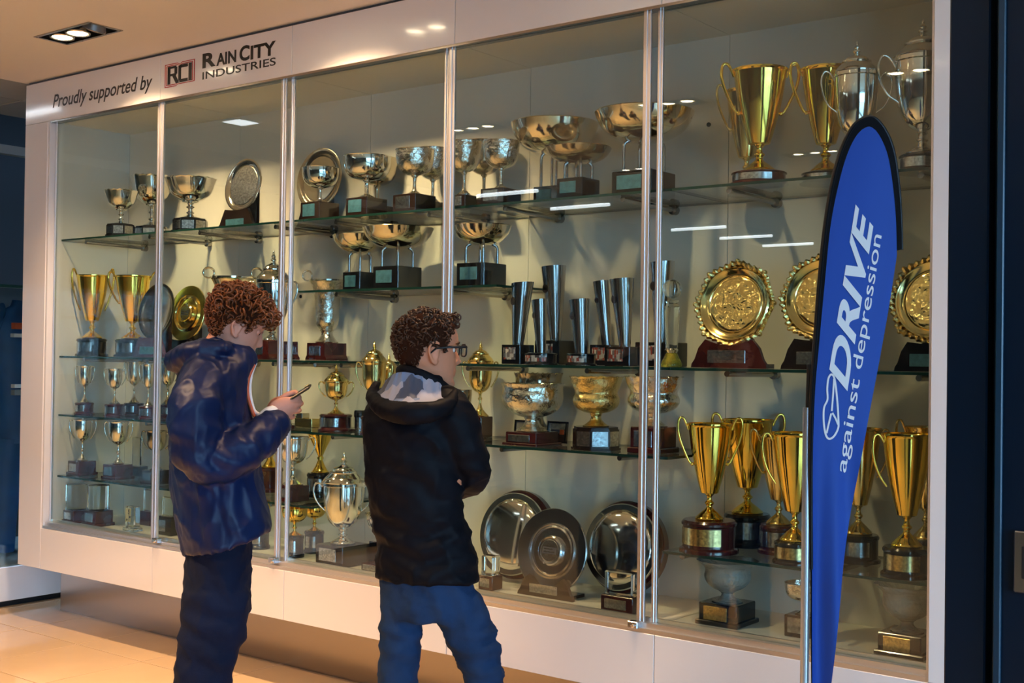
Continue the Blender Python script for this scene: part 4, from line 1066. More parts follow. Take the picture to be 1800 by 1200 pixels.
# blue field: rows between the inner sleeve line (left side) and its right-hand counterpart
def at_y(line, y):
    best = None
    for p, q in zip(line, line[1:]):
        if (p[1] - y) * (q[1] - y) <= 0 and p[1] != q[1]:
            t = (y - p[1]) / (q[1] - p[1]); return p[0] + (q[0] - p[0]) * t
    return None
topi = min(range(len(innr)), key=lambda i: innr[i][1])
il, ir = innr[:topi + 1], innr[topi:] + right
rowsL, rowsR = [], []
ytop_ = innr[topi][1]
for k in range(0, 61):
    y = ytop_ + .6 + (1466 - ytop_ - .6) * (k / 60) ** 1.35
    a, c = at_y(il, y), at_y(ir, y)
    if a is None or c is None: continue
    rowsL.append((a, y)); rowsR.append((max(c, a + .3), y))
cloth(rowsL, rowsR, 16, 'banner_cloth', 'flag_blue')
cloth(left, innr, 2, 'pole_sleeve', 'flag_black', .001)
# flexible black rod inside the sleeve, silver lower pole, ground foot
rod = [FP(x + 1.0, y, -.006) for x, y in left[12:]]
B().tube(rod, [.0065] * (len(rod) - 20) + [.0065 - .003 * i / 20 for i in range(20)], 8).build('upper_rod', 'rubber_black', flag, 60)
pb = finv @ onD(1418, 1195, FD + .01); pt = finv @ onD(1419, 716, FD + .01); pj = finv @ onD(1423, 640, FD + .01)
pb = Vector((pt.x + (pb.x - pt.x) * 1.0, pt.y + (pb.y - pt.y), 0)); pb.z = .05
pb.x, pb.y = pt.x, pt.y
B().tube([pb, pt], .0115, 16).build('lower_pole', 'pole_silver', flag, 60)
B().tube([pt - Vector((0, 0, .1)), pj], .007, 10).build('pole_joint', 'rubber_black', flag, 60)
ft = B().lathe([(0, 0), (.19, 0), (.19, .012), (.16, .022), (.04, .03), (.03, .07), (0, .07)], 40); ft.xf(Matrix.Translation((pt.x, pt.y, 0))); ft.build('ground_foot', 'rubber_black', flag, 40)
# printed lettering
def flag_text(txt, o, e, up, name, off, shear=0, asc=.73):
    vs, fs = text_mesh(txt, shear=shear, offset=off)
    x0 = min(v.x for v in vs); x1 = max(v.x for v in vs)
    out = []
    for v in vs:
        t = (v.x - x0) / (x1 - x0); h = v.y / asc
        out.append(FP(o[0] + (e[0] - o[0]) * t + up[0] * h, o[1] + (e[1] - o[1]) * t + up[1] * h, .0016))
    B().add(out, fs).build(name, 'lettering_white', flag, 0)
flag_text('DRIVE', (1491, 686), (1540, 394), (-34, -38), 'lettering', .03)
flag_text('against', (1489, 832), (1515.5, 668), (-19, -6), 'lettering', .004)
flag_text('depression', (1518.5, 650), (1557, 412), (-19, -6), 'lettering', .004)
def fribbon(pts, wd, name='heart_outline', closed=False):
    P = cr(pts + ([pts[0]] if closed else []), 5)
    vs = []; fs = []
    for i, (x, y) in enumerate(P):
        a = P[max(i - 1, 0)]; c = P[min(i + 1, len(P) - 1)]
        dx, dy = c[0] - a[0], c[1] - a[1]; n = math.hypot(dx, dy) or 1
        for s in (-1, 1): vs.append(FP(x - s * dy / n * wd / 2, y + s * dx / n * wd / 2, .0016))
    fs = [(2 * i, 2 * i + 1, 2 * i + 3, 2 * i + 2) for i in range(len(P) - 1)]
    B().add(vs, fs).build(name, 'lettering_white', flag, 0)
z4 = lambda p: (1380 + p[0] / 4.617, 640 + p[1] / 4.617)
heart = [z4(p) for p in ((375, 80), (352, 115), (342, 200), (345, 285), (316, 350), (312, 440), (322, 530), (340, 590), (368, 605), (405, 580), (438, 520), (441, 460), (434, 330), (418, 180), (400, 100))]
fribbon(heart, 3.6, closed=True)
for q in (((383, 380), (395, 240), (402, 120)), ((378, 400), (360, 470), (338, 560)), ((388, 395), (415, 440), (437, 490))):
    fribbon([z4(p) for p in q], 3.4, 'wheel_spoke')
# ================================================================== people
def remesh(parts, voxel, smooth_it=0):
    """fuse overlapping closed lofts into one continuous surface; returns B"""
    b = B()
    for vs, fs in parts: b.add(vs, fs)
    me = bpy.data.meshes.new('tmp'); me.from_pydata(b.v, [], b.f)
    bm = bmesh.new(); bm.from_mesh(me); bmesh.ops.recalc_face_normals(bm, faces=bm.faces); bm.to_mesh(me); bm.free()
    o = bpy.data.objects.new('tmp', me); COL.objects.link(o)
    m = o.modifiers.new('r', 'REMESH'); m.mode = 'VOXEL'; m.voxel_size = voxel
    if smooth_it:
        sm = o.modifiers.new('s', 'SMOOTH'); sm.factor = .5; sm.iterations = smooth_it
    dg = bpy.context.evaluated_depsgraph_get(); dg.update()
    e = bpy.data.meshes.new_from_object(o.evaluated_get(dg))
    out = B(); out.v = [tuple(v.co) for v in e.vertices]; out.f = [tuple(p.vertices) for p in e.polygons]; out.m = [0] * len(out.f)
    nr = [v.normal.copy() for v in e.vertices]
    bpy.data.objects.remove(o); bpy.data.meshes.remove(me); bpy.data.meshes.remove(e)
    return out, nr
def chain(pts, radii, n=16, flat=None, side=None, k=5, endcap=True):
    """tapered limb along joints; radii may be (a,b) pairs with a along 'side'"""
    R = [(r, r) if not isinstance(r, (tuple, list)) else r for r in radii]
    P = cr([tuple(p) + tuple(r) for p, r in zip(pts, R)], k)
    secs = []; N = len(P); nrm = None
    side = Vector(side) if side else None
    pv = [Vector(p[:3]) for p in P]
    for i in range(N):
        t = (pv[min(i + 1, N - 1)] - pv[max(i - 1, 0)]).normalized()
        if side is not None: nr = (side - t * side.dot(t)).normalized()
        else:
            if nrm is None:
                nrm = t.cross(Vector((.3, .9, .2))).normalized()
            nrm = (nrm - t * nrm.dot(t)).normalized(); nr = nrm
        bn = t.cross(nr)
        secs.append((pv[i], nr * P[i][3], bn * P[i][4]))
    if endcap:
        def capsec(sec, t, L):
            c, a, b = sec; return [(c + t * L * math.sin(q), a * math.cos(q), b * math.cos(q)) for q in (.5, 1.0, 1.35)]
        t0 = (pv[0] - pv[1]).normalized(); t1 = (pv[-1] - pv[-2]).normalized()
        secs = capsec(secs[0], t0, max(P[0][3:5]) * .8)[::-1] + secs + capsec(secs[-1], t1, max(P[-1][3:5]) * .8)
    return loft(secs, n)
def lerp_tab(tab, z):
    if z <= tab[0][0]: return tab[0][1]
    for (a, x), (b, y) in zip(tab, tab[1:]):
        if z <= b: 
            t = (z - a) / (b - a); t = t * t * (3 - 2 * t) * .5 + t * .5
            return x + (y - x) * t
    return tab[-1][1]
FRONT = [(-.112, .058), (-.106, .074), (-.096, .083), (-.085, .084), (-.074, .080), (-.06, .083), (-.04, .085), (-.02, .085), (0, .085), (.018, .083), (.034, .090), (.05, .091), (.07, .086), (.09, .070), (.105, .045), (.115, .015), (.118, -.01)]
BACK = [(-.112, .045), (-.106, .03), (-.096, .012), (-.085, -.005), (-.07, -.03), (-.05, -.06), (-.02, -.088), (.01, -.099), (.04, -.101), (.07, -.091), (.09, -.074), (.105, -.05), (.115, -.025), (.118, -.011)]
WID = [(-.112, .012), (-.106, .026), (-.096, .038), (-.085, .047), (-.07, .055), (-.05, .061), (-.02, .067), (0, .070), (.02, .073), (.05, .075), (.075, .069), (.095, .053), (.108, .034), (.115, .016), (.118, .001)]
NOSE = [(-.046, 0), (-.036, .006), (-.030, .020), (-.022, .025), (-.012, .021), (0, .014), (.012, .008), (.022, .004), (.034, 0)]
LIP = [(-.082, 0), (-.072, .002), (-.066, .008), (-.060, .0085), (-.0565, .003), (-.053, .009), (-.047, .008), (-.04, 0)]
CHIN = [(-.112, 0), (-.1, .006), (-.09, .007), (-.078, 0)]
def head_mesh(k=1.0):
    nz, nt = 90, 96; vs = []; fs = []
    for i in range(nz + 1):
        z = -.112 + .23 * i / nz
        f, bk, w = lerp_tab(FRONT, z), lerp_tab(BACK, z), lerp_tab(WID, z)
        xc, ax = (f + bk) / 2, max((f - bk) / 2, .001)
        for j in range(nt):
            t = 2 * PI * j / nt
            c, s = math.cos(t), math.sin(t)
            e = .88
            x = xc + ax * math.copysign(abs(c) ** e, c); y = w * math.copysign(abs(s) ** .92, s)
            if c > 0:
                fr = max(0, c) ** .6
                y2 = y * y
                x += lerp_tab(NOSE, z) * math.exp(-y2 / (.0085 if z > -.02 else .0125) ** 2) * fr
                x += lerp_tab(LIP, z) * math.exp(-y2 / .019 ** 2) * fr + lerp_tab(CHIN, z) * math.exp(-y2 / .018 ** 2) * fr
                for sy in (-1, 1):
                    d2 = ((y - sy * .031) / .014) ** 2 + ((z - .014) / .010) ** 2
                    x -= .010 * math.exp(-d2) * fr
                    d2 = ((y - sy * .030) / .018) ** 2 + ((z - .034) / .007) ** 2
                    x += .0035 * math.exp(-d2) * fr
                    d2 = ((y - sy * .042) / .016) ** 2 + ((z + .018) / .016) ** 2
                    x += .004 * math.exp(-d2) * fr
            vs.append(Vector((x, y, z)) * k)
    for i in range(nz):
        for j in range(nt):
            j2 = (j + 1) % nt
            fs.append((i * nt + j, i * nt + j2, (i + 1) * nt + j2, (i + 1) * nt + j))
    fs.append(tuple(range(nt - 1, -1, -1))); fs.append(tuple(nz * nt + j for j in range(nt)))
    return vs, fs
def ear_parts(M, sy):
    out = []
    b = B().ell((-.004, sy * .074, -.002), (.017, .006, .030), 14, 10, R=Matrix.Rotation(sy * .35, 3, 'Z'))
    out.append((b.v, b.f))
    pts = [(.008, .073, .006), (.012, .076, .020), (.006, .080, .031), (-.008, .083, .033), (-.020, .085, .022), (-.023, .085, .004), (-.017, .082, -.012), (-.008, .078, -.026), (.003, .075, -.033), (.008, .073, -.024)]
    b = B().tube(cr([(x, sy * y, z) for x, y, z in pts], 4), .0048, 8)
    out.append((b.v, b.f))
    return [([M @ Vector(v) for v in vs], fs) for vs, fs in out]
def curls(M, k, test, count, rc, rt, lift, seed, length=1.3, stand=.0):
    """tight hair curls rooted on the scalp, one joined hair mesh"""
    rnd = random.Random(seed); b = B(); tries = 0; made = 0
    while made < count and tries < count * 40:
        tries += 1
        z = -.075 + .193 * rnd.random(); t = 2 * PI * rnd.random()
        f, bk, w = lerp_tab(FRONT, z), lerp_tab(BACK, z), lerp_tab(WID, z)
        xc, ax = (f + bk) / 2, (f - bk) / 2
        p = Vector((xc + ax * math.cos(t), w * math.sin(t), z))
        g = test(p, rnd)
        if g <= 0: continue
        nrm = Vector((math.cos(t) / max(ax, .02), math.sin(t) / max(w, .02), 0)).normalized()
        up_ = max(0, (z - .04) / .075); nrm = (nrm * (1 - .75 * up_) + Vector((0, 0, 1)) * up_ * 1.1).normalized()
        base = p + nrm * lift * g * rnd.uniform(.35, 1.0)
        ax_ = (Vector((rnd.gauss(0, 1), rnd.gauss(0, 1), rnd.gauss(0, 1)))); ax_ = (ax_ - nrm * ax_.dot(nrm) * .6 + nrm * stand).normalized()
        e1 = ax_.cross(nrm)
        if e1.length < .1: continue
        e1.normalize(); e2 = ax_.cross(e1)
        r = rc * g * rnd.uniform(.75, 1.2); turns = length * rnd.uniform(.8, 1.2); ph = rnd.uniform(0, 6.28); n = int(9 * turns) + 2
        pts = [M @ ((base + (e1 * math.cos(ph + 2 * PI * turns * i / n) + e2 * math.sin(ph + 2 * PI * turns * i / n)) * r + ax_ * (i / n - .5) * r * 1.6) * k) for i in range(n + 1)]
        b.tube(pts, [rt * g * (1 - .5 * abs(2 * i / n - 1)) for i in range(n + 1)], 5)
        made += 1
    return b
def scalp(M, k, test, lift):
    """closed cap that follows the skull under the curls"""
    vs, fs = head_mesh(1.0)
    keep = {}; b = B(); nf = []
    for i, v in enumerate(vs):
        g = test(v, None)
        keep[i] = g
    sel = [f for f in fs if len(f) == 4 and all(keep[i] > 0 for i in f)]
    used = sorted({i for f in sel for i in f}); ix = {u: q for q, u in enumerate(used)}
    c = Vector((-.005, 0, .015))
    top = [M @ ((vs[u] + (vs[u] - c).normalized() * lift * min(1, keep[u]) + (vs[u] - c).normalized() * .006 * noise.noise(vs[u] * 45)) * k) for u in used]
    b.add(top, [tuple(ix[i] for i in f) for f in sel])
    return b
def frame(o, fwd, up):
    f = fwd.normalized(); l = up.cross(f).normalized(); u = f.cross(l)
    M = Matrix((f.to_4d(), l.to_4d(), u.to_4d(), (0, 0, 0, 1))).transposed(); M.translation = o
    for i in range(3): M[3][i] = 0
    return M
def wrinkle(b, nr, amp, fr, stretch=(1, 1, 1), seed=0, folds=None):
    """cloth creases: broad soft sag plus thin ridged folds, then directed folds round the joints"""
    o = Vector((seed * 3.1, seed * 1.7, seed))
    out = []
    for v, n in zip(b.v, nr):
        p = Vector((v[0] * stretch[0], v[1] * stretch[1], v[2] * stretch[2]))
        w = p + Vector((noise.noise(p * 4 + o), noise.noise(p * 4 - o), 0)) * .05
        d = amp * .35 * noise.noise(p * fr * .6 + o)
        r1 = 1 - abs(noise.noise(w * fr + o)) * 2.2; r2 = 1 - abs(noise.noise(w * fr * 2.1 - o)) * 2.2
        d += amp * .45 * max(0, r1) ** 3 + amp * .22 * max(0, r2) ** 3
        if folds:
            for c, r, a, f_, ax in folds:
                q = Vector(v) - c; g = math.exp(-(q.length / r) ** 2)
                d += a * g * math.sin(q.dot(ax) * f_ + 2.4 * noise.noise(Vector(v) * 9))
        out.append(tuple(Vector(v) + n * d))
    b.v = out
    return b
ZU = Vector((0, 0, 1))
def finger(base, dirs, lens, r):
    pts = [Vector(base)]
    for d, l in zip(dirs, lens): pts.append(pts[-1] + Vector(d).normalized() * l)
    return chain(pts, [r * 1.05, r, r * .95, r * .82][:len(pts)], 10, k=3)
def to_root(b, o):
    b.v = [tuple(Vector(v) - o) for v in b.v]; return b

# ------------------------------------------------------------------ man with red-brown curls, navy rain jacket, looking at a phone
D1 = 4.17
_v = onD(385, 800, D1) - CAM; FH = Vector((_v.x, _v.y, 0)).normalized(); RH = Vector((FH.y, -FH.x, 0))
def J(px, py, d=0.0): return onD(px, py, D1 + d)
o1 = J(352, 1432); o1.z = 0
man1 = empty('person', o1, 'person with auburn curls in navy rain jacket looking down at a phone', 'person')
S = D1 / FPX
hf = (RH * math.cos(-.40) + ZU * math.sin(-.40) + FH * .10)
hM = frame(J(415, 575), hf, (ZU * math.cos(.40) + RH * math.sin(.40)))
HK = 1.0
body = []
hv, hfc = head_mesh(HK); body.append(([hM @ v for v in hv], hfc))
for sy in (-1, 1): body += ear_parts(hM, sy)
body.append(chain([J(380, 640), J(388, 612), J(402, 590), J(412, 572)], [.066, .060, .058, .052], 18))
body.append(chain([J(378, 990), J(380, 900), J(376, 800), J(370, 710), J(374, 655), J(380, 632)], [(.070, .12), (.075, .12), (.075, .12), (.08, .14), (.07, .12), (.06, .07)], 20, side=RH))
for s in (-1, 1):
    body.append(chain([J(380, 985, s * .075), J(366, 1170, s * .083), J(350, 1400, s * .083)], [.055, .048, .035], 14))
    body.append(chain([J(350, 1402, s * .083), J(360, 1424, s * .083), J(395, 1432, s * .083)], [.032, .028, .02], 12))
    body.append(chain([J(362, 672, s * .14), J(356, 806, s * .21), J(430, 772, s * .15), J(490, 738, s * .05)], [.05, .045, .038, .028], 14))
# hands: right hand near the camera grips the phone, left hand behind it
def hand1(wr, s, palm_c):
    out = [chain([wr, palm_c, J(505, 714, s * .030)], [(.027, .018), (.040, .017), (.036, .014)], 14, side=ZU)]
    kn = [J(507, 703, s * .03), J(508, 712, s * .034), J(506, 722, s * .034), J(501, 731, s * .03)]
    for q, kp in enumerate(kn):
        l = (.036, .040, .038, .030)[q]
        out.append(finger(kp - RH * .010, [RH * 1.0 + ZU * (.18 - .12 * q) - FH * s * .25, RH * .55 + ZU * .25 - FH * s * .95, -RH * .35 + ZU * .3 - FH * s * .75], [l, l * .62, l * .48], .0092 - .0005 * q))
    out.append(finger(J(490, 704, s * .012), [RH * .8 + ZU * .55 - FH * s * .2, RH * 1.0 + ZU * .30 - FH * s * .3], [.036, .030], .0105))
    return out
body += hand1(J(478, 742, -.045), -1, J(490, 723, -.040))
body += hand1(J(474, 736, .05), 1, J(488, 718, .040))
bb, _ = remesh(body, .0042, 2)
to_root(bb, o1).build('body', 'skin_fair', man1, 0).data.shade_smooth()
# jacket
def jsec(bk, fr, hw):
    a, c = J(*bk), J(*fr)
    return ((a + c) / 2, (c - a) / 2, FH * hw)
secs = [jsec((368, 590), (441, 612), .078), jsec((352, 597), (449, 622), .090), jsec((334, 610), (448, 640), .125), jsec((319, 634), (438, 657), .175), jsec((312, 662), (433, 684), .208), jsec((305, 715), (437, 716), .215), jsec((300, 788), (450, 780), .205), jsec((302, 858), (462, 850), .200), jsec((311, 918), (471, 893), .205), jsec((321, 972), (476, 925), .212)]
def dense(secs, k=5):
    flat = [tuple(c) + tuple(a) + tuple(b) for c, a, b in secs]
    return [(Vector(p[:3]), Vector(p[3:6]), Vector(p[6:9])) for p in cr(flat, k)]
jk = [loft(dense(secs), 40)]
for s in (-1, 1):
    jk.append(chain([J(360, 662, s * .13), J(346, 705, s * .205), J(342, 760, s * .235), J(356, 808, s * .225), J(405, 800, s * .19), J(452, 772, s * .12), J(486, 742, s * .062)], [.080, .083, .079, .076, .072, .066, .052], 22))
# hood bunched behind the collar
jk.append(chain([J(395, 612, -.115), J(345, 616, -.11), J(322, 632, -.05), J(319, 634, .03), J(340, 618, .11), J(395, 612, .115)], [(.022, .034), (.036, .046), (.040, .052), (.040, .052), (.036, .046), (.022, .034)], 16, side=ZU))
jb, jn = remesh(jk, .009, 3)
fo_ = [(J(365, 800, -.24), .13, .006, 85, (RH * .5 + ZU).normalized()), (J(400, 880, -.2), .16, .006, 70, (RH + ZU * .25).normalized()), (J(345, 720, -.22), .12, .005, 70, (ZU + RH * .3).normalized()), (J(440, 770, -.15), .09, .005, 110, RH)]
wrinkle(jb, jn, .016, 10, (1, 1, .6), 1, fo_)
to_root(jb, o1).build('jacket', 'jacket_navy', man1, 0).data.shade_smooth()
zb = B().tube([tuple(Vector(p) - o1) for p in cr([tuple(J(x, y, d)) for x, y, d in ((447, 640, -.03), (437, 664, -.04), (435, 690, -.045), (440, 712, -.045), (447, 732, -.04))], 5)], .006, 8)
zb.build('orange_zip_lining', 'lining_orange', man1, 60)
zs_ = [tuple(Vector(p) - o1) for p in cr([tuple(J(x, y, d)) for x, y, d in ((449, 637, -.02), (441, 660, -.025), (439, 690, -.03), (447, 722, -.03), (462, 730, -.04))], 5)]
B().tube(zs_, .007, 8).build('shirt_edge', 'shirt_white', man1, 60)
cf = chain([J(462, 738, -.075), J(474, 728, -.068), J(480, 724, -.064)], [.026, .027, .024], 16)
B().add([tuple(Vector(v) - o1) for v in cf[0]], cf[1]).build('watch_cuff', 'shirt_white', man1, 60)
# trousers
tr = []
hip = dense([jsec((330, 930), (440, 915), .155), jsec((326, 975), (441, 965), .165), jsec((322, 1030), (440, 1030), .165), jsec((320, 1070), (438, 1070), .15)], 4)
tr.append(loft(hip, 30))
for s in (-1, 1):
    sh_ = 0 if s < 0 else 5
    tr.append(loft(dense([jsec((321 + sh_, 1030), (438, 1030), .088), jsec((318 + sh_, 1100), (430, 1100), .085), jsec((312, 1150), (415, 1150), .08), jsec((305, 1200), (404, 1200), .078), jsec((300, 1290), (394, 1290), .075), jsec((300, 1380), (392, 1380), .075), jsec((302, 1418), (396, 1420), .077)], 4), 24))
    vs, fs = tr[-1]; tr[-1] = ([v + FH * s * .083 for v in vs], fs)
tb, tn = remesh(tr, .010, 3)
wrinkle(tb, tn, .012, 9, (1, 1, 1.2), 4, [(J(370, 1110, -.1), .15, .006, 75, (ZU + RH * .4).normalized()), (J(380, 1000, -.15), .12, .004, 70, (ZU * .6 + RH).normalized())])
to_root(tb, o1).build('trousers', 'jeans_navy', man1, 0).data.shade_smooth()
belt = [tuple(J(x, y, d) - o1) for x, y, d in ((425, 936, -.145), (437, 932, -.11), (444, 930, -.06))]
B().tube(belt, .006, 8).build('shirt_hem', 'lining_orange', man1, 60)
def shoe(pa, fwd, m, parent, root_o):
    l = ZU.cross(fwd).normalized(); pa = Vector((pa.x, pa.y, 0))
    secs = []
    for t, w, h in ((-.09, .028, .07), (-.07, .036, .085), (-.02, .038, .09), (.03, .042, .075), (.09, .047, .055), (.14, .045, .045), (.175, .030, .035), (.19, .012, .02)):
        secs.append((pa + fwd * t + ZU * h / 2, l * w, ZU * h / 2))
    vs, fs = loft(secs, 20)
    vs = [Vector((v.x, v.y, max(v.z, 0.004))) - root_o for v in vs]
    B().add(vs, fs).build('shoe', m, parent, 50)
for s in (-1, 1): shoe(J(350, 1432, s * .083), RH, 'rubber_black', man1, o1)
# hair
def t1(p, rnd):
    x, y, z = p
    hl = .052 if x > .055 else (.030 if x > .02 else (-.012 if x > -.03 else -.058))
    hl = lerp_tab([(-.10, -.058), (-.045, -.052), (-.025, .020), (.012, .016), (.022, -.002), (.036, .004), (.045, .040), (.075, .054), (.1, .06)], x)
    if z < hl: return 0
    return .55 + .65 * min(1, max(0, (z - .0) / .07))
hb_ = curls(hM, HK, t1, 620, .0115, .0036, .026, 3, 1.25, .3)
hb_.v = hb_.v
rnd = random.Random(5)
for q in range(46):   # curls hanging over the forehead
    base = Vector((rnd.uniform(.075, .112), rnd.uniform(-.055, .055), rnd.uniform(.048, .095)))
    r = rnd.uniform(.008, .013); ph = rnd.uniform(0, 6); a = Vector((rnd.gauss(0, .5), rnd.gauss(0, 1), rnd.gauss(0, .6))).normalized(); e1 = a.cross(Vector((0, .2, 1))).normalized(); e2 = a.cross(e1)
    hb_.tube([hM @ (base + e1 * r * math.cos(ph + i * .75) + e2 * r * math.sin(ph + i * .75) + a * (i - 5) * .0018) for i in range(11)], .0034, 5)
hair = to_root(hb_, o1).build('hair', 'hair_auburn', man1, 0); hair.data.shade_smooth()
sc_ = to_root(scalp(hM, HK, t1, .016), o1).build('scalp_hair', 'hair_base', hair, 0); sc_.data.shade_smooth()
def face_bits(M, man, o, hairm, eye_m='eye_white', back=.0):
    for sy in (-1, 1):
        b = B().ell((.0690 - back, sy * .031, .013), (.0115, .0125, .0115), 16, 10).xf(M); e = to_root(b, o).build('eye', eye_m, man, 0); e.data.shade_smooth()
        b = B().ell((.0785 - back, sy * .0315, .010), (.0034, .0055, .0055), 12, 8).xf(M); to_root(b, o).build('iris', 'eye_dark', e, 60)
        b = B().tube([M @ Vector(p) for p in ((.0815, sy * .044, .0145), (.0845, sy * .038, .0185), (.0855, sy * .031, .020), (.0835, sy * .022, .0165))], .0022, 6)
        to_root(b, o).build('eyelid', 'ruddy', e, 60)
        b = B().tube([M @ Vector(p) for p in ((.076, sy * .052, .032), (.088, sy * .041, .0375), (.0935, sy * .029, .037), (.0935, sy * .016, .033))], [.0022, .0034, .0036, .0026], 6)
        to_root(b, o).build('eyebrow', hairm, man, 60)
    b = B().tube([M @ Vector(p) for p in ((.078, .024, -.0572), (.0875, .013, -.0560), (.091, 0, -.0558), (.0875, -.013, -.0560), (.078, -.024, -.0572))], .0022, 6)
    to_root(b, o).build('mouth', 'ruddy', man, 60)
face_bits(hM, man1, o1, 'hair_auburn', 'skin_fair', .002)
# phone
pa, pc = J(500, 707, 0), J(538, 683, 0)
dx = (pc - pa).normalized(); wv = FH
pm = frame((pa + pc) / 2 + dx * -.012, dx, dx.cross(FH) * -1)
ph = empty('smartphone', (pa + pc) / 2, 'dark smartphone held up in both hands of the curly-haired person', 'phone')
L2 = .073
pb_ = B().box((-L2, -.035, -.0045), (L2, .035, .0035), .003).xf(pm); to_root(pb_, (pa + pc) / 2).build('case', 'phone_case', ph)
pb_ = B().box((-L2 + .003, -.032, .0034), (L2 - .003, .032, .0046)).xf(pm); to_root(pb_, (pa + pc) / 2).build('screen', 'screen_dark', ph, 0)
pb_ = B().box((L2 - .022, -.031, -.0075), (L2 - .004, -.010, -.0044), .002).xf(pm); cb = to_root(pb_, (pa + pc) / 2).build('camera_bump', 'plaque_gold', ph)

# ------------------------------------------------------------------ man with glasses, arms crossed, black jacket
D2 = 3.9
_v = onD(745, 800, D2) - CAM; FH = Vector((_v.x, _v.y, 0)).normalized(); RH = Vector((FH.y, -FH.x, 0))
def K(px, py, d=0.0): return onD(px, py, D2 + d)
o2 = K(765, 1492); o2.z = 0
man2 = empty('person', o2, 'person with glasses and short brown curls standing arms crossed in black jacket', 'person')
S2_ = D2 / FPX
gb = (RH * .55 + FH * .835); lat = (RH * .835 - FH * .55)       # body forward, body right-hand side
h2 = (RH * .955 + FH * .30 + ZU * -.03)
hM2 = frame(K(752, 620, -.0), h2, ZU + RH * .02)
HK2 = 1.045
body = []
hv, hfc = head_mesh(HK2); body.append(([hM2 @ v for v in hv], hfc))
for sy in (-1, 1): body += [([hM2 @ ((hM2.inverted() @ v) * HK2) for v in vs], fs) for vs, fs in ear_parts(hM2, sy)]
body.append(chain([K(732, 715), K(733, 690), K(738, 662), K(744, 635), K(748, 615)], [.072, .070, .066, .064, .055], 18))
body.append(chain([K(752, 1010), K(746, 920), K(740, 830), K(736, 750), K(735, 705), K(735, 685)], [(.11, .075), (.115, .075), (.12, .075), (.13, .075), (.12, .065), (.07, .06)], 20, side=lat))
body.append(chain([K(712, 1030, .03), K(701, 1190, .03), K(690, 1470, .03)], [.052, .045, .034], 14)); body.append(chain([K(795, 1040, -.03), K(846, 1180, -.03), K(868, 1470, -.03)], [.052, .042, .034], 14))
for kx, d in ((690, .03), (868, -.03)):
    body.append(chain([K(kx, 1472, d), K(kx, 1488, d) + gb * .05, K(kx, 1490, d) + gb * .11], [.034, .028, .02], 12))
Rsh, Rel = K(790, 724, -.07), K(836, 838, -.02)
body.append(chain([Rsh, Rel, K(765, 838, .20), K(715, 815, .24)], [.045, .036, .033, .026], 14))
Lsh, Lel = K(685, 724, .10), K(688, 848, .20)
body.append(chain([Lsh, Lel, K(735, 845, .22), K(796, 847, .10)], [.05, .042, .035, .026], 14))
# left hand tucked under the right upper arm, fingertips showing
wr = K(794, 847, .10)
body.append(chain([wr, K(801, 846, .04), K(806, 845, -.01)], [(.03, .02), (.04, .018), (.036, .014)], 12, side=ZU))
for q in range(4):
    kb = K(807, 834 + q * 7.5, .0)
    body.append(finger(kb, [-FH + RH * .05, -FH * .9 - RH * .25, -FH * .5 - RH * .5], [.045 - .004 * abs(q - 1), .026, .02], .0092))
body.append(finger(K(803, 831, .02), [-FH * .6 + ZU * .7, -FH * .7 + ZU * .5], [.035, .026], .0100))
wr = K(712, 812, .25)
body.append(chain([wr, K(690, 800, .25), K(676, 790, .22)], [(.03, .02), (.04, .018), (.034, .014)], 12, side=ZU))
for q in range(4):
    body.append(finger(K(676, 780 + q * 7.5, .225), [-RH * .6 - FH * .6, -FH - RH * .1, -FH + RH * .2], [.036, .024, .018], .009))
body.append(finger(K(694, 786, .25), [-RH * .4 + ZU * .8, -RH * .6 + ZU * .6], [.032, .026], .0100))
bb, _ = remesh(body, .0042, 2)
to_root(bb, o2).build('body', 'skin', man2, 0).data.shade_smooth()
face_bits(hM2, man2, o2, 'hair_brown')
def ksec(px, py, a, b, up=0): return (K(px, py), lat * a + ZU * up, gb * b)
secs = [ksec(742, 662, .074, .076, .008), ksec(738, 676, .086, .086, .006), ksec(735, 692, .130, .098), ksec(734, 712, .176, .108), ksec(731, 745, .184, .114), ksec(728, 790, .172, .116), ksec(727, 850, .162, .116), ksec(736, 910, .162, .116), ksec(748, 965, .168, .122), ksec(749, 1000, .172, .126), ksec(750, 1016, .174, .128)]
jk = [loft(dense(secs), 44)]
jk.append(chain([K(782, 710, -.045), K(797, 738, -.075), K(819, 790, -.065), K(834, 835, -.022), K(812, 846, .09), K(770, 842, .19), K(728, 820, .235)], [.064, .070, .060, .047, .052, .056, .050], 22))
jk.append(chain([K(692, 708, .075), K(683, 735, .11), K(681, 790, .14), K(690, 846, .19), K(705, 850, .235), K(752, 846, .20), K(788, 848, .135)], [.066, .078, .074, .070, .064, .060, .048], 22))
jb, jn = remesh(jk, .009, 3)
fo_ = [(K(760, 850, -.12), .16, .006, 70, (RH * .5 + ZU).normalized()), (K(700, 960, -.1), .14, .007, 75, (ZU + RH * .2).normalized()), (K(790, 960, -.12), .12, .007, 75, (ZU - RH * .4).normalized()), (K(838, 800, -.12), .10, .006, 80, (ZU + RH * .2).normalized())]
wrinkle(jb, jn, .014, 10, (.8, .8, 1.3), 9, fo_)
jkt = to_root(jb, o2).build('jacket', 'jacket_black', man2, 0); jkt.data.shade_smooth()
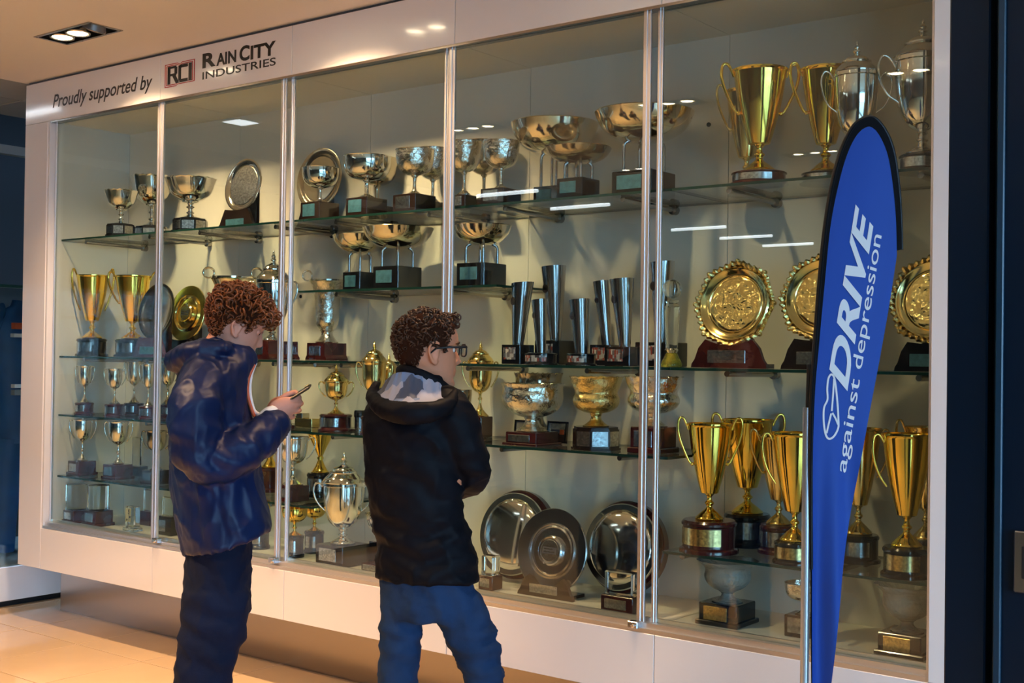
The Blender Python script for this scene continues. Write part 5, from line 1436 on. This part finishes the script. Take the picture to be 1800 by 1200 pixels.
# hood lying open on the back: dark outer roll and pale printed lining
roll = chain([K(799, 690, -.085), K(786, 712, -.150), K(755, 724, -.195), K(712, 726, -.190), K(672, 716, -.12), K(655, 696, -.03), K(662, 674, .03)], [(.012, .016), (.026, .024), (.032, .028), (.034, .030), (.030, .028), (.022, .022), (.012, .014)], 16, side=ZU)
rb, rn = remesh([roll], .008, 2); wrinkle(rb, rn, .006, 14, (1, 1, 2), 3)
to_root(rb, o2).build('hood_roll', 'jacket_black', jkt, 0).data.shade_smooth()
rim = cr([(792, 694, -.095), (770, 704, -.160), (735, 706, -.190), (700, 706, -.178), (672, 700, -.115), (658, 688, -.03)], 6)
nk = cr([(786, 682, -.045), (772, 672, -.072), (745, 662, -.085), (715, 654, -.080), (694, 656, -.055), (678, 668, .0)], 6)
vs = []; fs = []; nu = 8
for i in range(len(rim)):
    A, Bq = K(*nk[i]), K(*rim[i])
    for k in range(nu + 1):
        t = k / nu; p = A + (Bq - A) * t - ZU * .012 * math.sin(PI * t) + FH * .006 * math.sin(9 * i / 5 + 4 * t)
        vs.append(p)
w = nu + 1
N = len(vs); vs += [v + FH * .006 for v in vs]
for i in range(len(rim) - 1):
    for k in range(nu):
        q = (i * w + k, i * w + k + 1, (i + 1) * w + k + 1, (i + 1) * w + k); fs.append(q); fs.append(tuple(N + j for j in q[::-1]))
B().add([v - o2 for v in vs], fs).build('hood_lining', 'hood_print', jkt, 60)
col_ = chain([K(700, 652, .01), K(712, 651, -.055), K(745, 662, -.078), K(778, 680, -.055), K(800, 694, .0)], [(.016, .008), (.018, .009), (.020, .009), (.020, .009), (.014, .008)], 12, side=ZU)
B().add([tuple(Vector(v) - o2) for v in col_[0]], col_[1]).build('collar', 'jacket_black', jkt, 60)
# jeans
tr = [loft(dense([ksec(750, 985, .150, .105), ksec(750, 1020, .160, .112), ksec(752, 1060, .162, .112), ksec(752, 1085, .150, .105)], 4), 30)]
def lsec(px, py, a, b, d=0): return (K(px, py, d), RH * a, FH * b)
tr.append(loft(dense([lsec(708, 1040, .072, .085, .03), lsec(705, 1100, .066, .082, .03), lsec(703, 1150, .064, .072, .03), lsec(700, 1200, .062, .070, .03), lsec(694, 1320, .060, .066, .03), lsec(690, 1470, .064, .07, .03)], 4), 24))
tr.append(loft(dense([lsec(793, 1040, .085, .09, -.03), lsec(815, 1090, .088, .088, -.03), lsec(836, 1140, .078, .08, -.03), lsec(850, 1190, .060, .072, -.03), lsec(860, 1320, .060, .066, -.03), lsec(868, 1470, .064, .07, -.03)], 4), 24))
tb, tn = remesh(tr, .010, 3)
wrinkle(tb, tn, .013, 10, (1, 1, 1.5), 12, [(K(855, 1150, -.05), .10, .008, 120, (ZU + RH * .2).normalized()), (K(760, 1070, -.1), .10, .006, 90, (ZU * .5 + RH).normalized()), (K(700, 1120, -.05), .14, .005, 80, (ZU + RH * .2).normalized())])
to_root(tb, o2).build('jeans', 'jeans_blue', man2, 0).data.shade_smooth()
for kx, d in ((690, .03), (868, -.03)): shoe(K(kx, 1490, d), gb, 'dark_wood', man2, o2)
# hair
def t2(p, rnd):
    x, y, z = p
    hl = lerp_tab([(-.10, -.060), (-.05, -.056), (-.028, .018), (.012, .016), (.022, -.002), (.034, .004), (.040, .040), (.055, .070), (.085, .082), (.1, .09)], x)
    if z < hl: return 0
    return .55 + .5 * min(1, max(0, (z - .0) / .07))
hb_ = curls(hM2, HK2, t2, 640, .0075, .0030, .016, 11, 1.2, .2)
rnd = random.Random(8)
for q in range(26):
    base = Vector((rnd.uniform(.055, .085), rnd.uniform(-.045, .045), rnd.uniform(.098, .118)))
    r = rnd.uniform(.006, .010); ph_ = rnd.uniform(0, 6); a = Vector((rnd.gauss(0, .5), rnd.gauss(0, 1), rnd.gauss(0, .6))).normalized(); e1 = a.cross(Vector((0, .2, 1))).normalized(); e2 = a.cross(e1)
    hb_.tube([hM2 @ ((base + e1 * r * math.cos(ph_ + i * .75) + e2 * r * math.sin(ph_ + i * .75) + a * (i - 5) * .0015) * HK2) for i in range(11)], .0030, 5)
hair = to_root(hb_, o2).build('hair', 'hair_brown', man2, 0); hair.data.shade_smooth()
sc_ = to_root(scalp(hM2, HK2, t2, .012), o2).build('scalp_hair', 'hair_base', hair, 0); sc_.data.shade_smooth()
# glasses
gl = B()
for sy in (-1, 1):
    rimp = [(.104, sy * (.033 + .024 * math.copysign(abs(math.cos(a)) ** .6, math.cos(a))), .012 + .018 * math.copysign(abs(math.sin(a)) ** .6, math.sin(a))) for a in [i * PI / 10 for i in range(20)]]
    gl.tube(rimp, .0026, 6, closed=True)
    gl.tube([(.104, sy * .058, .022), (.096, sy * .072, .023), (.04, sy * .0775, .020), (.0, sy * .0785, .014), (-.018, sy * .078, -.002)], [.003, .0042, .0042, .0036, .0026], 6)
gl.tube([(.104, -.010, .018), (.109, 0, .020), (.104, .010, .018)], .0026, 6)
gl.v = [tuple((hM2 @ (Vector(v) * HK2)) - o2) for v in gl.v]
g_ = gl.build('glasses', 'rubber_black', man2, 60, label='black framed glasses')
for sy in (-1, 1):
    b = B().box((.1035, sy * .033 - .022, -.005), (.1045, sy * .033 + .022, .029), .0003); b.v = [tuple((hM2 @ (Vector(v) * HK2)) - o2) for v in b.v]
    b.build('lens', 'pane_glass', g_, 0)
